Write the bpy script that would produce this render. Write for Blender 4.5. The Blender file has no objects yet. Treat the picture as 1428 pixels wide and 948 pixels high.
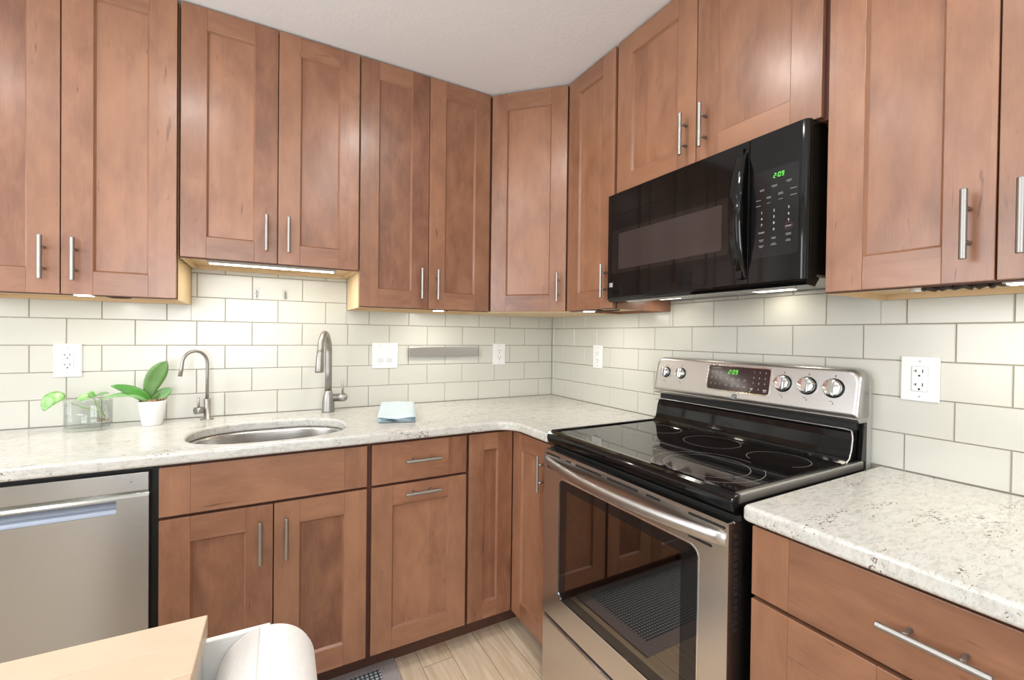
import bpy, bmesh, math, random
from mathutils import Vector, Matrix
random.seed(7)
PI = math.pi
scene = bpy.context.scene
COL = scene.collection

# ---------------------------------------------------------------- camera
cam_d = bpy.data.cameras.new('camera'); cam = bpy.data.objects.new('camera', cam_d); COL.objects.link(cam)
cam_d.sensor_fit = 'HORIZONTAL'; cam_d.sensor_width = 36.0
cam_d.lens = 36.0 * 613.6 / 1428.0
cam_d.clip_start = 0.02
_r = Vector((0.87385809, -0.48603298, 0.01199916)); _u = Vector((-0.00581932, 0.01422225, 0.99988192)); _f = Vector((0.48614624, 0.87382474, -0.00959985))
M = Matrix(((_r.x, _u.x, -_f.x, -1.5698), (_r.y, _u.y, -_f.y, -2.302), (_r.z, _u.z, -_f.z, 1.2804), (0, 0, 0, 1)))
cam.matrix_world = M
scene.camera = cam

# ---------------------------------------------------------------- exposure, world, big light
scene.view_settings.view_transform = 'Standard'
scene.view_settings.look = 'None'
scene.view_settings.exposure = -0.10
scene.view_settings.gamma = 1.0
scene.view_settings.use_curve_mapping = False
W = bpy.data.worlds.new('sky'); scene.world = W; W.use_nodes = True
W.node_tree.nodes['Background'].inputs[0].default_value = (0.85, 0.92, 1.0, 1)
W.node_tree.nodes['Background'].inputs[1].default_value = 1.2
CEIL = 2.472; FLOOR = -0.03
RX0, RY0 = -3.35, -4.3          # far side of the room, behind the camera
CAN_POWER = 4.3; REAR_FILL_POWER = 70.0; LEFT_WINDOW_POWER = 42.0
UC_POWER = 1.3

def area_light(name, loc, rot, sx, sy, power, color, parent=None, shape='RECTANGLE', spread=None):
    d = bpy.data.lights.new(name, 'AREA'); d.shape = shape; d.size = sx; d.size_y = sy
    d.energy = power; d.color = color
    if spread: d.spread = spread
    o = bpy.data.objects.new(name, d); COL.objects.link(o)
    o.location = loc; o.rotation_euler = rot
    if parent: o.parent = parent
    return o
area_light('window_daylight', (-2.2, RY0 - 0.20, 1.45), (PI/2 + 0.22, 0, 0), 1.5, 1.4, REAR_FILL_POWER, (0.90, 0.95, 1.0))  # unseen rear window light, added and tilted up to brighten room and ceiling
area_light('window_daylight', (RX0 - 0.20, -1.35, 1.58), (PI/2 + 0.10, 0, -PI/2), 1.5, 1.25, LEFT_WINDOW_POWER, (0.92, 0.96, 1.0))

# ---------------------------------------------------------------- materials
def mat(name):
    m = bpy.data.materials.new(name); m.use_nodes = True
    return m, m.node_tree, m.node_tree.nodes['Principled BSDF']
def nd(nt, t, **kw):
    n = nt.nodes.new(t)
    for k, v in kw.items():
        if k.startswith('i_'):
            key = k[2:]; key = int(key) if key.isdigit() else key.replace('_', ' ')
            if isinstance(v, bpy.types.NodeSocket): nt.links.new(v, n.inputs[key])
            else: n.inputs[key].default_value = v
        else: setattr(n, k, v)
    return n
def mth(nt, op, a, b=0.0, c=None):
    n = nt.nodes.new('ShaderNodeMath'); n.operation = op
    for i, v in enumerate((a, b) if c is None else (a, b, c)):
        if isinstance(v, bpy.types.NodeSocket): nt.links.new(v, n.inputs[i])
        else: n.inputs[i].default_value = v
    return n.outputs[0]
def mixc(nt, f, a, b, blend='MIX'):
    n = nt.nodes.new('ShaderNodeMix'); n.data_type = 'RGBA'; n.blend_type = blend
    for i, v in ((0, f), (6, a), (7, b)):
        if isinstance(v, bpy.types.NodeSocket): nt.links.new(v, n.inputs[i])
        else: n.inputs[i].default_value = v if i == 0 else (tuple(v) + (1,))[:4]
    return n.outputs[2]
def ramp(nt, f, stops):
    n = nt.nodes.new('ShaderNodeValToRGB'); nt.links.new(f, n.inputs[0]); cr = n.color_ramp
    while len(cr.elements) < len(stops): cr.elements.new(0.5)
    for e, (p, c) in zip(cr.elements, stops):
        e.position = p; e.color = (c, c, c, 1) if not hasattr(c, '__len__') else (tuple(c) + (1,))[:4]
    return n.outputs[0]
def noise(nt, vec, scale=1.0, detail=3.0, rough=0.5, dist=0.0):
    n = nd(nt, 'ShaderNodeTexNoise', i_Vector=vec, i_Scale=scale, i_Detail=detail, i_Roughness=rough, i_Distortion=dist)
    return n.outputs['Fac']
def vec(nt, x, y, z=0.0):
    n = nt.nodes.new('ShaderNodeCombineXYZ')
    for i, v in enumerate((x, y, z)):
        if isinstance(v, bpy.types.NodeSocket): nt.links.new(v, n.inputs[i])
        else: n.inputs[i].default_value = v
    return n.outputs[0]
def plain(name, col, rough=0.5, metal=0.0, spec=None, coat=0.0, emit=None, es=0.0):
    m, nt, b = mat(name)
    b.inputs['Base Color'].default_value = tuple(col) + (1,); b.inputs['Roughness'].default_value = rough
    b.inputs['Metallic'].default_value = metal
    if spec is not None: b.inputs['Specular IOR Level'].default_value = spec
    if coat: b.inputs['Coat Weight'].default_value = coat; b.inputs['Coat Roughness'].default_value = 0.05
    if emit: b.inputs['Emission Color'].default_value = tuple(emit) + (1,); b.inputs['Emission Strength'].default_value = es
    return m

def wood(name, light, dark, streak, rough=0.34, fine=1.0, tone=0.24, spec=0.5, coat=0.0):
    m, nt, b = mat(name)
    uv = nd(nt, 'ShaderNodeUVMap').outputs[0]
    s = nd(nt, 'ShaderNodeSeparateXYZ', i_0=uv)
    u, v = s.outputs[0], s.outputs[1]
    iu = mth(nt, 'FLOOR', mth(nt, 'MULTIPLY', mth(nt, 'ADD', u, 5.0), 0.1)); iv = mth(nt, 'FLOOR', mth(nt, 'MULTIPLY', mth(nt, 'ADD', v, 5.0), 0.1))
    wn = nd(nt, 'ShaderNodeTexWhiteNoise', noise_dimensions='2D', i_Vector=vec(nt, iu, iv)).outputs['Value']
    # a board is glued up from staves about 9 cm wide
    stave = nd(nt, 'ShaderNodeTexWhiteNoise', noise_dimensions='2D', i_Vector=vec(nt, mth(nt, 'FLOOR', mth(nt, 'MULTIPLY', u, 11.0)), iv)).outputs['Value']
    blotch = noise(nt, vec(nt, mth(nt, 'MULTIPLY', u, 9.0), mth(nt, 'MULTIPLY', v, 4.0)), 1.0, 3.0, 0.55, 0.6)
    blot2 = noise(nt, vec(nt, mth(nt, 'MULTIPLY', u, 30.0), mth(nt, 'MULTIPLY', v, 9.0), 3.0), 1.0, 3.0, 0.6, 0.4)
    grain = noise(nt, vec(nt, mth(nt, 'MULTIPLY', u, 420.0), mth(nt, 'MULTIPLY', v, 14.0)), 1.0, 2.0, 0.6)
    f = mth(nt, 'MULTIPLY', mth(nt, 'SUBTRACT', blotch, 0.5), 1.25)
    f = mth(nt, 'ADD', f, mth(nt, 'MULTIPLY', mth(nt, 'SUBTRACT', blot2, 0.5), 0.65))
    f = mth(nt, 'ADD', f, mth(nt, 'MULTIPLY', mth(nt, 'SUBTRACT', grain, 0.5), 0.42 * fine))
    f = mth(nt, 'ADD', f, mth(nt, 'MULTIPLY', mth(nt, 'SUBTRACT', wn, 0.5), tone * 2))
    f = mth(nt, 'ADD', f, mth(nt, 'MULTIPLY', mth(nt, 'SUBTRACT', stave, 0.5), tone))
    f = mth(nt, 'ADD', f, 0.5)
    c = mixc(nt, f, light, dark)
    hue = nd(nt, 'ShaderNodeTexWhiteNoise', noise_dimensions='3D', i_Vector=vec(nt, iu, iv, 4.0)).outputs['Value']
    c = mixc(nt, mth(nt, 'MULTIPLY', hue, 0.28), c, (light[0] * 0.98, light[1] * 1.12, light[2] * 1.15))
    st = noise(nt, vec(nt, mth(nt, 'MULTIPLY', u, 70.0), mth(nt, 'MULTIPLY', v, 7.0), 9.0), 1.0, 2.0, 0.5, 1.2)
    sf = ramp(nt, st, [(0.70, 0.0), (0.78, 0.75)])
    c = mixc(nt, sf, c, streak)
    nt.links.new(c, b.inputs['Base Color'])
    b.inputs['Roughness'].default_value = rough; b.inputs['Specular IOR Level'].default_value = spec
    b.inputs['Coat Weight'].default_value = coat; b.inputs['Coat Roughness'].default_value = 0.24
    bp = nd(nt, 'ShaderNodeBump', i_Strength=0.05, i_Distance=0.001, i_Height=grain)
    nt.links.new(bp.outputs[0], b.inputs['Normal'])
    return m

def steel(name, col=(0.60, 0.58, 0.55), rough=0.28, axis=2, aniso=0.0, scale=900.0):
    m, nt, b = mat(name)
    tc = nd(nt, 'ShaderNodeTexCoord').outputs['Object']
    s = nd(nt, 'ShaderNodeSeparateXYZ', i_0=tc)
    comps = [s.outputs[i] for i in range(3)]
    # axis = direction ACROSS the brushing
    sc = [6.0, 6.0, 6.0]; sc[axis] = scale
    if axis == 0: sc = [scale, 6.0, 6.0]
    v = vec(nt, *[mth(nt, 'MULTIPLY', comps[i], sc[i]) for i in range(3)])
    n = noise(nt, v, 1.0, 2.0, 0.6)
    c = mixc(nt, n, [x * 0.96 for x in col], [min(1, x * 1.04) for x in col])
    nt.links.new(c, b.inputs['Base Color'])
    b.inputs['Metallic'].default_value = 1.0
    nt.links.new(mth(nt, 'ADD', mth(nt, 'MULTIPLY', n, 0.10), rough - 0.05), b.inputs['Roughness'])
    if aniso:
        b.inputs['Anisotropic'].default_value = aniso
        tg = nd(nt, 'ShaderNodeTangent', direction_type='RADIAL', axis='Z')
        nt.links.new(tg.outputs[0], b.inputs['Tangent'])
    bp = nd(nt, 'ShaderNodeBump', i_Strength=0.012, i_Distance=0.0003, i_Height=n)
    nt.links.new(bp.outputs[0], b.inputs['Normal'])
    return m

def granite(name):
    m, nt, b = mat(name)
    g = nd(nt, 'ShaderNodeNewGeometry').outputs['Position']
    mp = nd(nt, 'ShaderNodeMapping', i_Vector=g, i_Rotation=(0, 0, 0.42), i_Scale=(1.0, 3.0, 1.6)).outputs[0]
    big = noise(nt, mp, 3.2, 4.0, 0.55, 0.8)
    mid = noise(nt, mp, 36.0, 5.0, 0.65, 0.7)
    fine = noise(nt, mp, 150.0, 3.0, 0.6, 0.2)
    c = mixc(nt, ramp(nt, big, [(0.38, 0.0), (0.66, 1.0)]), (0.60, 0.595, 0.555), (0.59, 0.565, 0.515))
    c = mixc(nt, ramp(nt, mid, [(0.44, 0.0), (0.72, 0.62)]), c, (0.36, 0.355, 0.33))
    c = mixc(nt, ramp(nt, mth(nt, 'ADD', mth(nt, 'MULTIPLY', fine, 0.6), mth(nt, 'MULTIPLY', mid, 0.4)), [(0.54, 0.0), (0.66, 0.65)]), c, (0.31, 0.29, 0.26))
    # sparse brown and burgundy mineral specks
    sp = noise(nt, mp, 55.0, 2.0, 0.5, 1.5); zone = noise(nt, mp, 6.0, 2.0, 0.5, 0.5)
    spf = mth(nt, 'ADD', mth(nt, 'MULTIPLY', sp, 0.68), mth(nt, 'MULTIPLY', zone, 0.40))
    c = mixc(nt, ramp(nt, spf, [(0.675, 0.0), (0.70, 0.9)]), c, (0.13, 0.065, 0.055))
    nt.links.new(c, b.inputs['Base Color']); b.inputs['Roughness'].default_value = 0.16
    b.inputs['Specular IOR Level'].default_value = 0.45
    return m

def tile_mat():
    m, nt, b = mat('cream_ceramic_tile')
    g = nd(nt, 'ShaderNodeNewGeometry')
    n = noise(nt, g.outputs['Position'], 3.0, 2.0)
    c = mixc(nt, n, (0.565, 0.555, 0.49), (0.60, 0.59, 0.53))
    rnd = nd(nt, 'ShaderNodeNewGeometry').outputs['Random Per Island']
    c = mixc(nt, rnd, c, (0.575, 0.57, 0.51))
    nt.links.new(c, b.inputs['Base Color']); b.inputs['Roughness'].default_value = 0.22
    nb = noise(nt, g.outputs['Position'], 28.0, 2.0)
    bp = nd(nt, 'ShaderNodeBump', i_Strength=0.08, i_Distance=0.004, i_Height=nb)
    nt.links.new(bp.outputs[0], b.inputs['Normal'])
    return m

def floor_mat():
    m, nt, b = mat('pale_oak_planks')
    g = nd(nt, 'ShaderNodeNewGeometry').outputs['Position']
    s = nd(nt, 'ShaderNodeSeparateXYZ', i_0=g); x, y = s.outputs[0], s.outputs[1]
    pw = 0.127
    px = mth(nt, 'DIVIDE', mth(nt, 'ADD', x, 10.0 + 0.045), pw)
    ix = mth(nt, 'FLOOR', px); fx = mth(nt, 'FRACT', px)
    off = nd(nt, 'ShaderNodeTexWhiteNoise', noise_dimensions='1D', i_W=ix).outputs['Value']
    py = mth(nt, 'DIVIDE', mth(nt, 'ADD', mth(nt, 'ADD', y, 20.0), mth(nt, 'MULTIPLY', off, 1.2)), 1.22)
    iy = mth(nt, 'FLOOR', py); fy = mth(nt, 'FRACT', py)
    r = nd(nt, 'ShaderNodeTexWhiteNoise', noise_dimensions='2D', i_Vector=vec(nt, ix, iy)).outputs['Value']
    gv = vec(nt, mth(nt, 'MULTIPLY', x, 26.0), mth(nt, 'MULTIPLY', y, 2.6), mth(nt, 'MULTIPLY', r, 30.0))
    bl = noise(nt, gv, 1.0, 4.0, 0.6, 1.2)
    gr = noise(nt, vec(nt, mth(nt, 'MULTIPLY', x, 330.0), mth(nt, 'MULTIPLY', y, 9.0), mth(nt, 'MULTIPLY', r, 9.0)), 1.0, 2.0)
    c = mixc(nt, ramp(nt, bl, [(0.36, 0.0), (0.66, 1.0)]), (0.84, 0.68, 0.49), (0.60, 0.42, 0.27))
    c = mixc(nt, mth(nt, 'MULTIPLY', gr, 0.35), c, (0.45, 0.30, 0.18))
    c = mixc(nt, mth(nt, 'MULTIPLY', r, 0.35), c, (0.72, 0.62, 0.48))
    ex = mth(nt, 'MINIMUM', fx, mth(nt, 'SUBTRACT', 1.0, fx)); ey = mth(nt, 'MINIMUM', fy, mth(nt, 'SUBTRACT', 1.0, fy))
    sx = mth(nt, 'LESS_THAN', ex, 0.010); sy = mth(nt, 'LESS_THAN', ey, 0.0011)
    seam = mth(nt, 'MAXIMUM', sx, sy)
    c = mixc(nt, mth(nt, 'MULTIPLY', seam, 0.75), c, (0.14, 0.08, 0.045))
    nt.links.new(c, b.inputs['Base Color']); b.inputs['Roughness'].default_value = 0.32
    return m

def speck(name, a, c2, scale, lo, hi, rough):
    m, nt, b = mat(name)
    g = nd(nt, 'ShaderNodeTexCoord').outputs['Object']
    n = noise(nt, g, scale, 3.0, 0.6)
    nt.links.new(mixc(nt, ramp(nt, n, [(lo, 0.0), (hi, 1.0)]), a, c2), b.inputs['Base Color'])
    b.inputs['Roughness'].default_value = rough
    bp = nd(nt, 'ShaderNodeBump', i_Strength=0.4, i_Distance=0.002, i_Height=n)
    nt.links.new(bp.outputs[0], b.inputs['Normal'])
    return m

def mat_weave():
    m, nt, b = mat('dotted_floor_mat_weave')
    g = nd(nt, 'ShaderNodeNewGeometry').outputs['Position']
    s = nd(nt, 'ShaderNodeSeparateXYZ', i_0=g)
    gx = mth(nt, 'FRACT', mth(nt, 'MULTIPLY', s.outputs[0], 62.0)); gy = mth(nt, 'FRACT', mth(nt, 'MULTIPLY', s.outputs[1], 62.0))
    on = mth(nt, 'MULTIPLY', mth(nt, 'GREATER_THAN', gx, 0.38), mth(nt, 'GREATER_THAN', gy, 0.38))
    nt.links.new(mixc(nt, on, (0.05, 0.055, 0.065), (0.50, 0.53, 0.54)), b.inputs['Base Color'])
    b.inputs['Roughness'].default_value = 0.85
    return m

def glass(name, col=(1, 1, 1), ior=1.45, rough=0.0):
    m, nt, b = mat(name)
    b.inputs['Base Color'].default_value = tuple(col) + (1,); b.inputs['Transmission Weight'].default_value = 1.0
    b.inputs['IOR'].default_value = ior; b.inputs['Roughness'].default_value = rough
    return m

def leaf_mat(name, a, c2, sc=14.0):
    m, nt, b = mat(name)
    g = nd(nt, 'ShaderNodeTexCoord').outputs['Object']
    n = noise(nt, g, sc, 3.0, 0.5, 0.5)
    nt.links.new(mixc(nt, ramp(nt, n, [(0.35, 0.0), (0.65, 1.0)]), a, c2), b.inputs['Base Color'])
    b.inputs['Roughness'].default_value = 0.35; b.inputs['Subsurface Weight'].default_value = 0.0
    return m

MT = {}
MT['cab'] = wood('stained_maple', (0.350, 0.162, 0.088), (0.150, 0.056, 0.029), (0.10, 0.032, 0.018), rough=0.36, coat=0.4)
MT['cabdark'] = plain('dark_stained_frame', (0.095, 0.030, 0.019), 0.5)
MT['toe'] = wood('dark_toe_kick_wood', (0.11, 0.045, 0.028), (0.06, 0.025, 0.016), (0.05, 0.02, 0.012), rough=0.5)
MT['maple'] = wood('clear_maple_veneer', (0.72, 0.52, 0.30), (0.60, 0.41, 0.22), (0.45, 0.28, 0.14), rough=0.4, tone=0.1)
MT['butcher'] = wood('pale_oak_worktop', (0.64, 0.485, 0.355), (0.53, 0.375, 0.255), (0.54, 0.37, 0.24), rough=0.38, tone=0.18)
MT['nickel'] = plain('satin_nickel', (0.37, 0.355, 0.335), 0.42, 1.0)
MT['strip'] = plain('knife_strip_steel', (0.47, 0.445, 0.42), 0.30, 1.0)
MT['steel'] = steel('brushed_stainless', (0.49, 0.475, 0.46), 0.33, axis=2, aniso=0.3, scale=400)
MT['steelv'] = steel('brushed_stainless_door', (0.63, 0.61, 0.59), 0.25, axis=2, aniso=0.4)
MT['dw'] = steel('dishwasher_stainless', (0.40, 0.395, 0.385), 0.30, axis=2, aniso=0.75)
MT['dw'].node_tree.nodes['Principled BSDF'].inputs['Anisotropic Rotation'].default_value = 0.25
MT['groove'] = plain('polished_groove_steel', (0.50, 0.50, 0.47), 0.15, 1.0)
MT['palegrey'] = plain('pale_grey_plastic', (0.60, 0.60, 0.60), 0.4)
MT['sink'] = steel('sink_stainless', (0.52, 0.50, 0.475), 0.28, axis=2, scale=700)
MT['chrome'] = plain('polished_chrome', (0.78, 0.80, 0.82), 0.08, 1.0)
MT['pocket_bluelit'] = plain('pocket_handle_bluish_lit', (0.30, 0.34, 0.42), 0.38, 0.3)  # grey-blue tint stands in for bluish light inside the pocket
MT['granite'] = granite('white_granite')
MT['tile'] = tile_mat()
MT['grout'] = plain('grey_grout', (0.29, 0.265, 0.225), 0.9)
MT['floor'] = floor_mat()
MT['ceiling'] = speck('ceiling_paint', (0.80, 0.81, 0.82), (0.82, 0.83, 0.84), 60.0, 0.3, 0.7, 0.9)
MT['wall'] = speck('wall_paint', (0.66, 0.65, 0.61), (0.68, 0.67, 0.63), 60.0, 0.3, 0.7, 0.9)
MT['white'] = plain('white_plastic', (0.80, 0.80, 0.79), 0.35)
MT['whitegloss'] = plain('white_ceramic', (0.80, 0.80, 0.79), 0.25)
MT['black'] = plain('black_gloss_enamel', (0.004, 0.004, 0.004), 0.06, spec=0.4)
MT['blackmat'] = plain('flat_black_and_shadow_gap', (0.006, 0.006, 0.006), 0.55)  # own black of range body, feet and tub; also fills gaps
MT['blackglass'] = plain('black_ceramic_glass', (0.008, 0.007, 0.007), 0.03, spec=0.6)
MT['ovenglass'] = plain('oven_window_dark_border', (0.010, 0.008, 0.008), 0.03, spec=0.6)
MT['ovenin'] = plain('oven_window_coated_glass', (0.21, 0.195, 0.18), 0.03, metal=1.0)
MT['mwin'] = plain('microwave_window_glass', (0.030, 0.024, 0.024), 0.10, spec=0.9)
MT['mwpanel'] = plain('microwave_touch_panel', (0.007, 0.007, 0.008), 0.12, spec=0.5)
MT['brownpanel'] = plain('range_touch_panel', (0.035, 0.016, 0.016), 0.12, spec=0.5)
MT['ring'] = plain('burner_ring_print', (0.30, 0.28, 0.26), 0.3)
MT['legend'] = plain('pale_key_legend', (0.55, 0.55, 0.55), 0.5)
MT['dimlegend'] = plain('dim_key_legend', (0.22, 0.21, 0.21), 0.5)
MT['redlegend'] = plain('red_key_ring', (0.16, 0.03, 0.03), 0.5)
MT['darkmark'] = plain('dark_print', (0.03, 0.03, 0.03), 0.5)
MT['green'] = plain('green_led_digits', (0.02, 0.2, 0.02), 0.4, emit=(0.20, 1.0, 0.10), es=1.0)
MT['led'] = plain('led_diffuser', (0.9, 0.9, 0.88), 0.4, emit=(1.0, 0.95, 0.84), es=14.0)
MT['led_soft'] = plain('microwave_lamp_lens', (0.9, 0.9, 0.85), 0.4, emit=(1.0, 0.92, 0.78), es=3.5)
MT['canlens'] = plain('ceiling_lamp_lens', (0.9, 0.9, 0.9), 0.5, emit=(1.0, 0.97, 0.92), es=5.0)
MT['grille'] = plain('grey_painted_metal', (0.42, 0.415, 0.40), 0.45, 0.2)
MT['cord'] = plain('dark_brown_cable', (0.03, 0.018, 0.012), 0.5)
MT['hole'] = plain('slot_black', (0.01, 0.01, 0.01), 0.7)
def thin_glass(name, tint, rough=0.02, ior=1.45, k=1.0):
    m = bpy.data.materials.new(name); m.use_nodes = True; nt = m.node_tree
    nt.nodes.remove(nt.nodes['Principled BSDF']); out = [n for n in nt.nodes if n.type == 'OUTPUT_MATERIAL'][0]
    t = nd(nt, 'ShaderNodeBsdfTransparent', i_Color=tuple(tint) + (1,)); g = nd(nt, 'ShaderNodeBsdfGlossy', i_Roughness=rough)
    lw = nd(nt, 'ShaderNodeLayerWeight', i_Blend=0.5).outputs['Facing']
    fr = mth(nt, 'ADD', mth(nt, 'MULTIPLY', mth(nt, 'POWER', lw, 4.0), 0.6), 0.035)
    mx = nt.nodes.new('ShaderNodeMixShader'); nt.links.new(mth(nt, 'MULTIPLY', fr, k), mx.inputs[0])
    nt.links.new(t.outputs[0], mx.inputs[1]); nt.links.new(g.outputs[0], mx.inputs[2]); nt.links.new(mx.outputs[0], out.inputs[0])
    return m
MT['glass'] = thin_glass('clear_glass', (0.975, 0.99, 0.983))
MT['water'] = thin_glass('clear_water', (0.985, 0.995, 0.988), 0.03, 1.2, 0.8)
MT['pane'] = glass('window_glass', (1, 1, 1), 1.02)
MT['clearplastic'] = glass('clear_plastic', (1, 1, 1), 1.2, 0.05)
MT['leafdark'] = leaf_mat('orchid_leaf_green', (0.035, 0.17, 0.015), (0.06, 0.24, 0.03))
MT['leafolive'] = leaf_mat('orchid_leaf_olive', (0.075, 0.17, 0.04), (0.12, 0.24, 0.065))
MT['leafpale'] = leaf_mat('orchid_leaf_pale', (0.14, 0.32, 0.10), (0.24, 0.44, 0.19))
MT['pothos'] = leaf_mat('pothos_leaf', (0.15, 0.36, 0.07), (0.34, 0.54, 0.26), 40.0)
MT['vine'] = plain('vine_stem', (0.22, 0.34, 0.10), 0.5)
MT['root'] = plain('brown_roots', (0.30, 0.17, 0.10), 0.7)
MT['bark'] = speck('orchid_bark', (0.10, 0.05, 0.025), (0.40, 0.27, 0.15), 90.0, 0.4, 0.62, 0.9)
MT['towel'] = speck('light_blue_terry', (0.50, 0.60, 0.645), (0.62, 0.70, 0.73), 260.0, 0.35, 0.65, 0.95)
MT['towelhem'] = speck('grey_blue_hem', (0.24, 0.32, 0.38), (0.45, 0.55, 0.60), 300.0, 0.35, 0.65, 0.95)
MT['paper'] = speck('white_paper_towel', (0.82, 0.81, 0.79), (0.86, 0.85, 0.83), 130.0, 0.35, 0.65, 0.95)
MT['cardboard'] = plain('cardboard_core', (0.42, 0.30, 0.19), 0.8)
MT['cart'] = plain('white_painted_wood', (0.74, 0.73, 0.70), 0.42)
MT['matborder'] = speck('mauve_grey_mat_border', (0.31, 0.26, 0.25), (0.42, 0.36, 0.345), 160.0, 0.35, 0.65, 0.9)
MT['matweave'] = mat_weave()

# ---------------------------------------------------------------- mesh builder
class MB:
    def __init__(s, xf=None):
        s.bm = bmesh.new(); s.uv = s.bm.loops.layers.uv.new('UVMap'); s.xf = xf; s.mi = 0
    def P(s, p):
        return Vector(s.xf(*p)) if s.xf else Vector(p)
    def face(s, pts, uvs=None, smooth=False):
        vs = [s.bm.verts.new(s.P(p)) for p in pts]
        f = s.bm.faces.new(vs); f.material_index = s.mi; f.smooth = smooth
        if uvs:
            for l, q in zip(f.loops, uvs): l[s.uv].uv = q
        return f
    def box(s, lo, hi, grain=2, off=None):
        """axis box; grain = local axis the wood runs along"""
        off = off or (10 * random.randint(1, 90), 10 * random.randint(1, 90))
        x0, y0, z0 = [min(a, b) for a, b in zip(lo, hi)]; x1, y1, z1 = [max(a, b) for a, b in zip(lo, hi)]
        c = [(x0, y0, z0), (x1, y0, z0), (x1, y1, z0), (x0, y1, z0), (x0, y0, z1), (x1, y0, z1), (x1, y1, z1), (x0, y1, z1)]
        vs = [s.bm.verts.new(s.P(p)) for p in c]
        for idx, n in (((0, 3, 2, 1), 2), ((4, 5, 6, 7), 2), ((0, 1, 5, 4), 1), ((2, 3, 7, 6), 1), ((1, 2, 6, 5), 0), ((3, 0, 4, 7), 0)):
            f = s.bm.faces.new([vs[i] for i in idx]); f.material_index = s.mi
            ax = [a for a in (0, 1, 2) if a != n]
            g = grain if grain in ax else ax[1]
            o = [a for a in ax if a != g][0]
            for l, i in zip(f.loops, idx): l[s.uv].uv = (c[i][o] + off[0], c[i][g] + off[1])
    def prism(s, pts2, axis, a, b, smooth=False):
        """polygon pts2 in the two other axes, extruded along axis from a to b"""
        oth = [i for i in (0, 1, 2) if i != axis]
        def mk(q, t):
            p = [0, 0, 0]; p[axis] = t; p[oth[0]] = q[0]; p[oth[1]] = q[1]; return p
        off = (10 * random.randint(1, 90), 10 * random.randint(1, 90))
        A = [s.bm.verts.new(s.P(mk(q, a))) for q in pts2]; B = [s.bm.verts.new(s.P(mk(q, b))) for q in pts2]
        n = len(pts2)
        fs = [s.bm.faces.new(A[::-1]), s.bm.faces.new(B)]
        for f in fs: f.material_index = s.mi
        for f, src in ((fs[0], pts2[::-1]), (fs[1], pts2)):
            for l, q in zip(f.loops, src): l[s.uv].uv = (q[0] + off[0], q[1] + off[1])
        per = 0
        for i in range(n):
            j = (i + 1) % n
            f = s.bm.faces.new([A[i], A[j], B[j], B[i]]); f.material_index = s.mi; f.smooth = smooth
            L = math.dist(pts2[i], pts2[j])
            for l, q in zip(f.loops, ((per, a), (per + L, a), (per + L, b), (per, b))): l[s.uv].uv = (q[0] + off[0], q[1] + off[1])
            per += L
    def tube(s, path, rad, seg=14, caps=True, smooth=True, squash=None):
        pts = [s.P(p) for p in path]; n = len(pts)
        R = rad if hasattr(rad, '__len__') else [rad] * n
        rings = []; up = None
        for i in range(n):
            t = (pts[min(i + 1, n - 1)] - pts[max(i - 1, 0)]).normalized()
            if up is None:
                up = Vector((0, 0, 1)) if abs(t.z) < 0.9 else Vector((1, 0, 0))
            u = (up - t * up.dot(t)).normalized(); w = t.cross(u); up = u
            ku, kw = squash if squash else (1, 1)
            rings.append([s.bm.verts.new(pts[i] + (u * math.cos(a) * ku + w * math.sin(a) * kw) * R[i]) for a in [2 * PI * k / seg for k in range(seg)]])
        for i in range(n - 1):
            for k in range(seg):
                f = s.bm.faces.new([rings[i][k], rings[i][(k + 1) % seg], rings[i + 1][(k + 1) % seg], rings[i + 1][k]])
                f.smooth = smooth; f.material_index = s.mi
        if caps:
            for r in (rings[0][::-1], rings[-1]):
                f = s.bm.faces.new(r); f.material_index = s.mi
    def lathe(s, c, prof, seg=40, axis=(0, 0, 1), smooth=True, caps=True):
        """prof = [(radius, height)] about axis through c"""
        ax = Vector(axis).normalized(); e = Vector((1, 0, 0)) if abs(ax.x) < 0.9 else Vector((0, 1, 0))
        u = (e - ax * e.dot(ax)).normalized(); w = ax.cross(u); c = Vector(c)
        rings = []
        for r, h in prof:
            if r < 1e-6: rings.append([s.bm.verts.new(s.P(c + ax * h))])
            else: rings.append([s.bm.verts.new(s.P(c + ax * h + (u * math.cos(a) + w * math.sin(a)) * r)) for a in [2 * PI * k / seg for k in range(seg)]])
        for i in range(len(rings) - 1):
            A, B = rings[i], rings[i + 1]
            if len(A) == 1 and len(B) == 1: continue
            for k in range(seg):
                k2 = (k + 1) % seg
                if len(A) == 1: vs = [A[0], B[k], B[k2]]
                elif len(B) == 1: vs = [A[k], A[k2], B[0]]
                else: vs = [A[k], A[k2], B[k2], B[k]]
                f = s.bm.faces.new(vs); f.smooth = smooth; f.material_index = s.mi
        if caps:
            for r, fl in ((rings[0], 1), (rings[-1], 0)):
                if len(r) > 1:
                    f = s.bm.faces.new(r[::-1] if fl else r); f.material_index = s.mi
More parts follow.
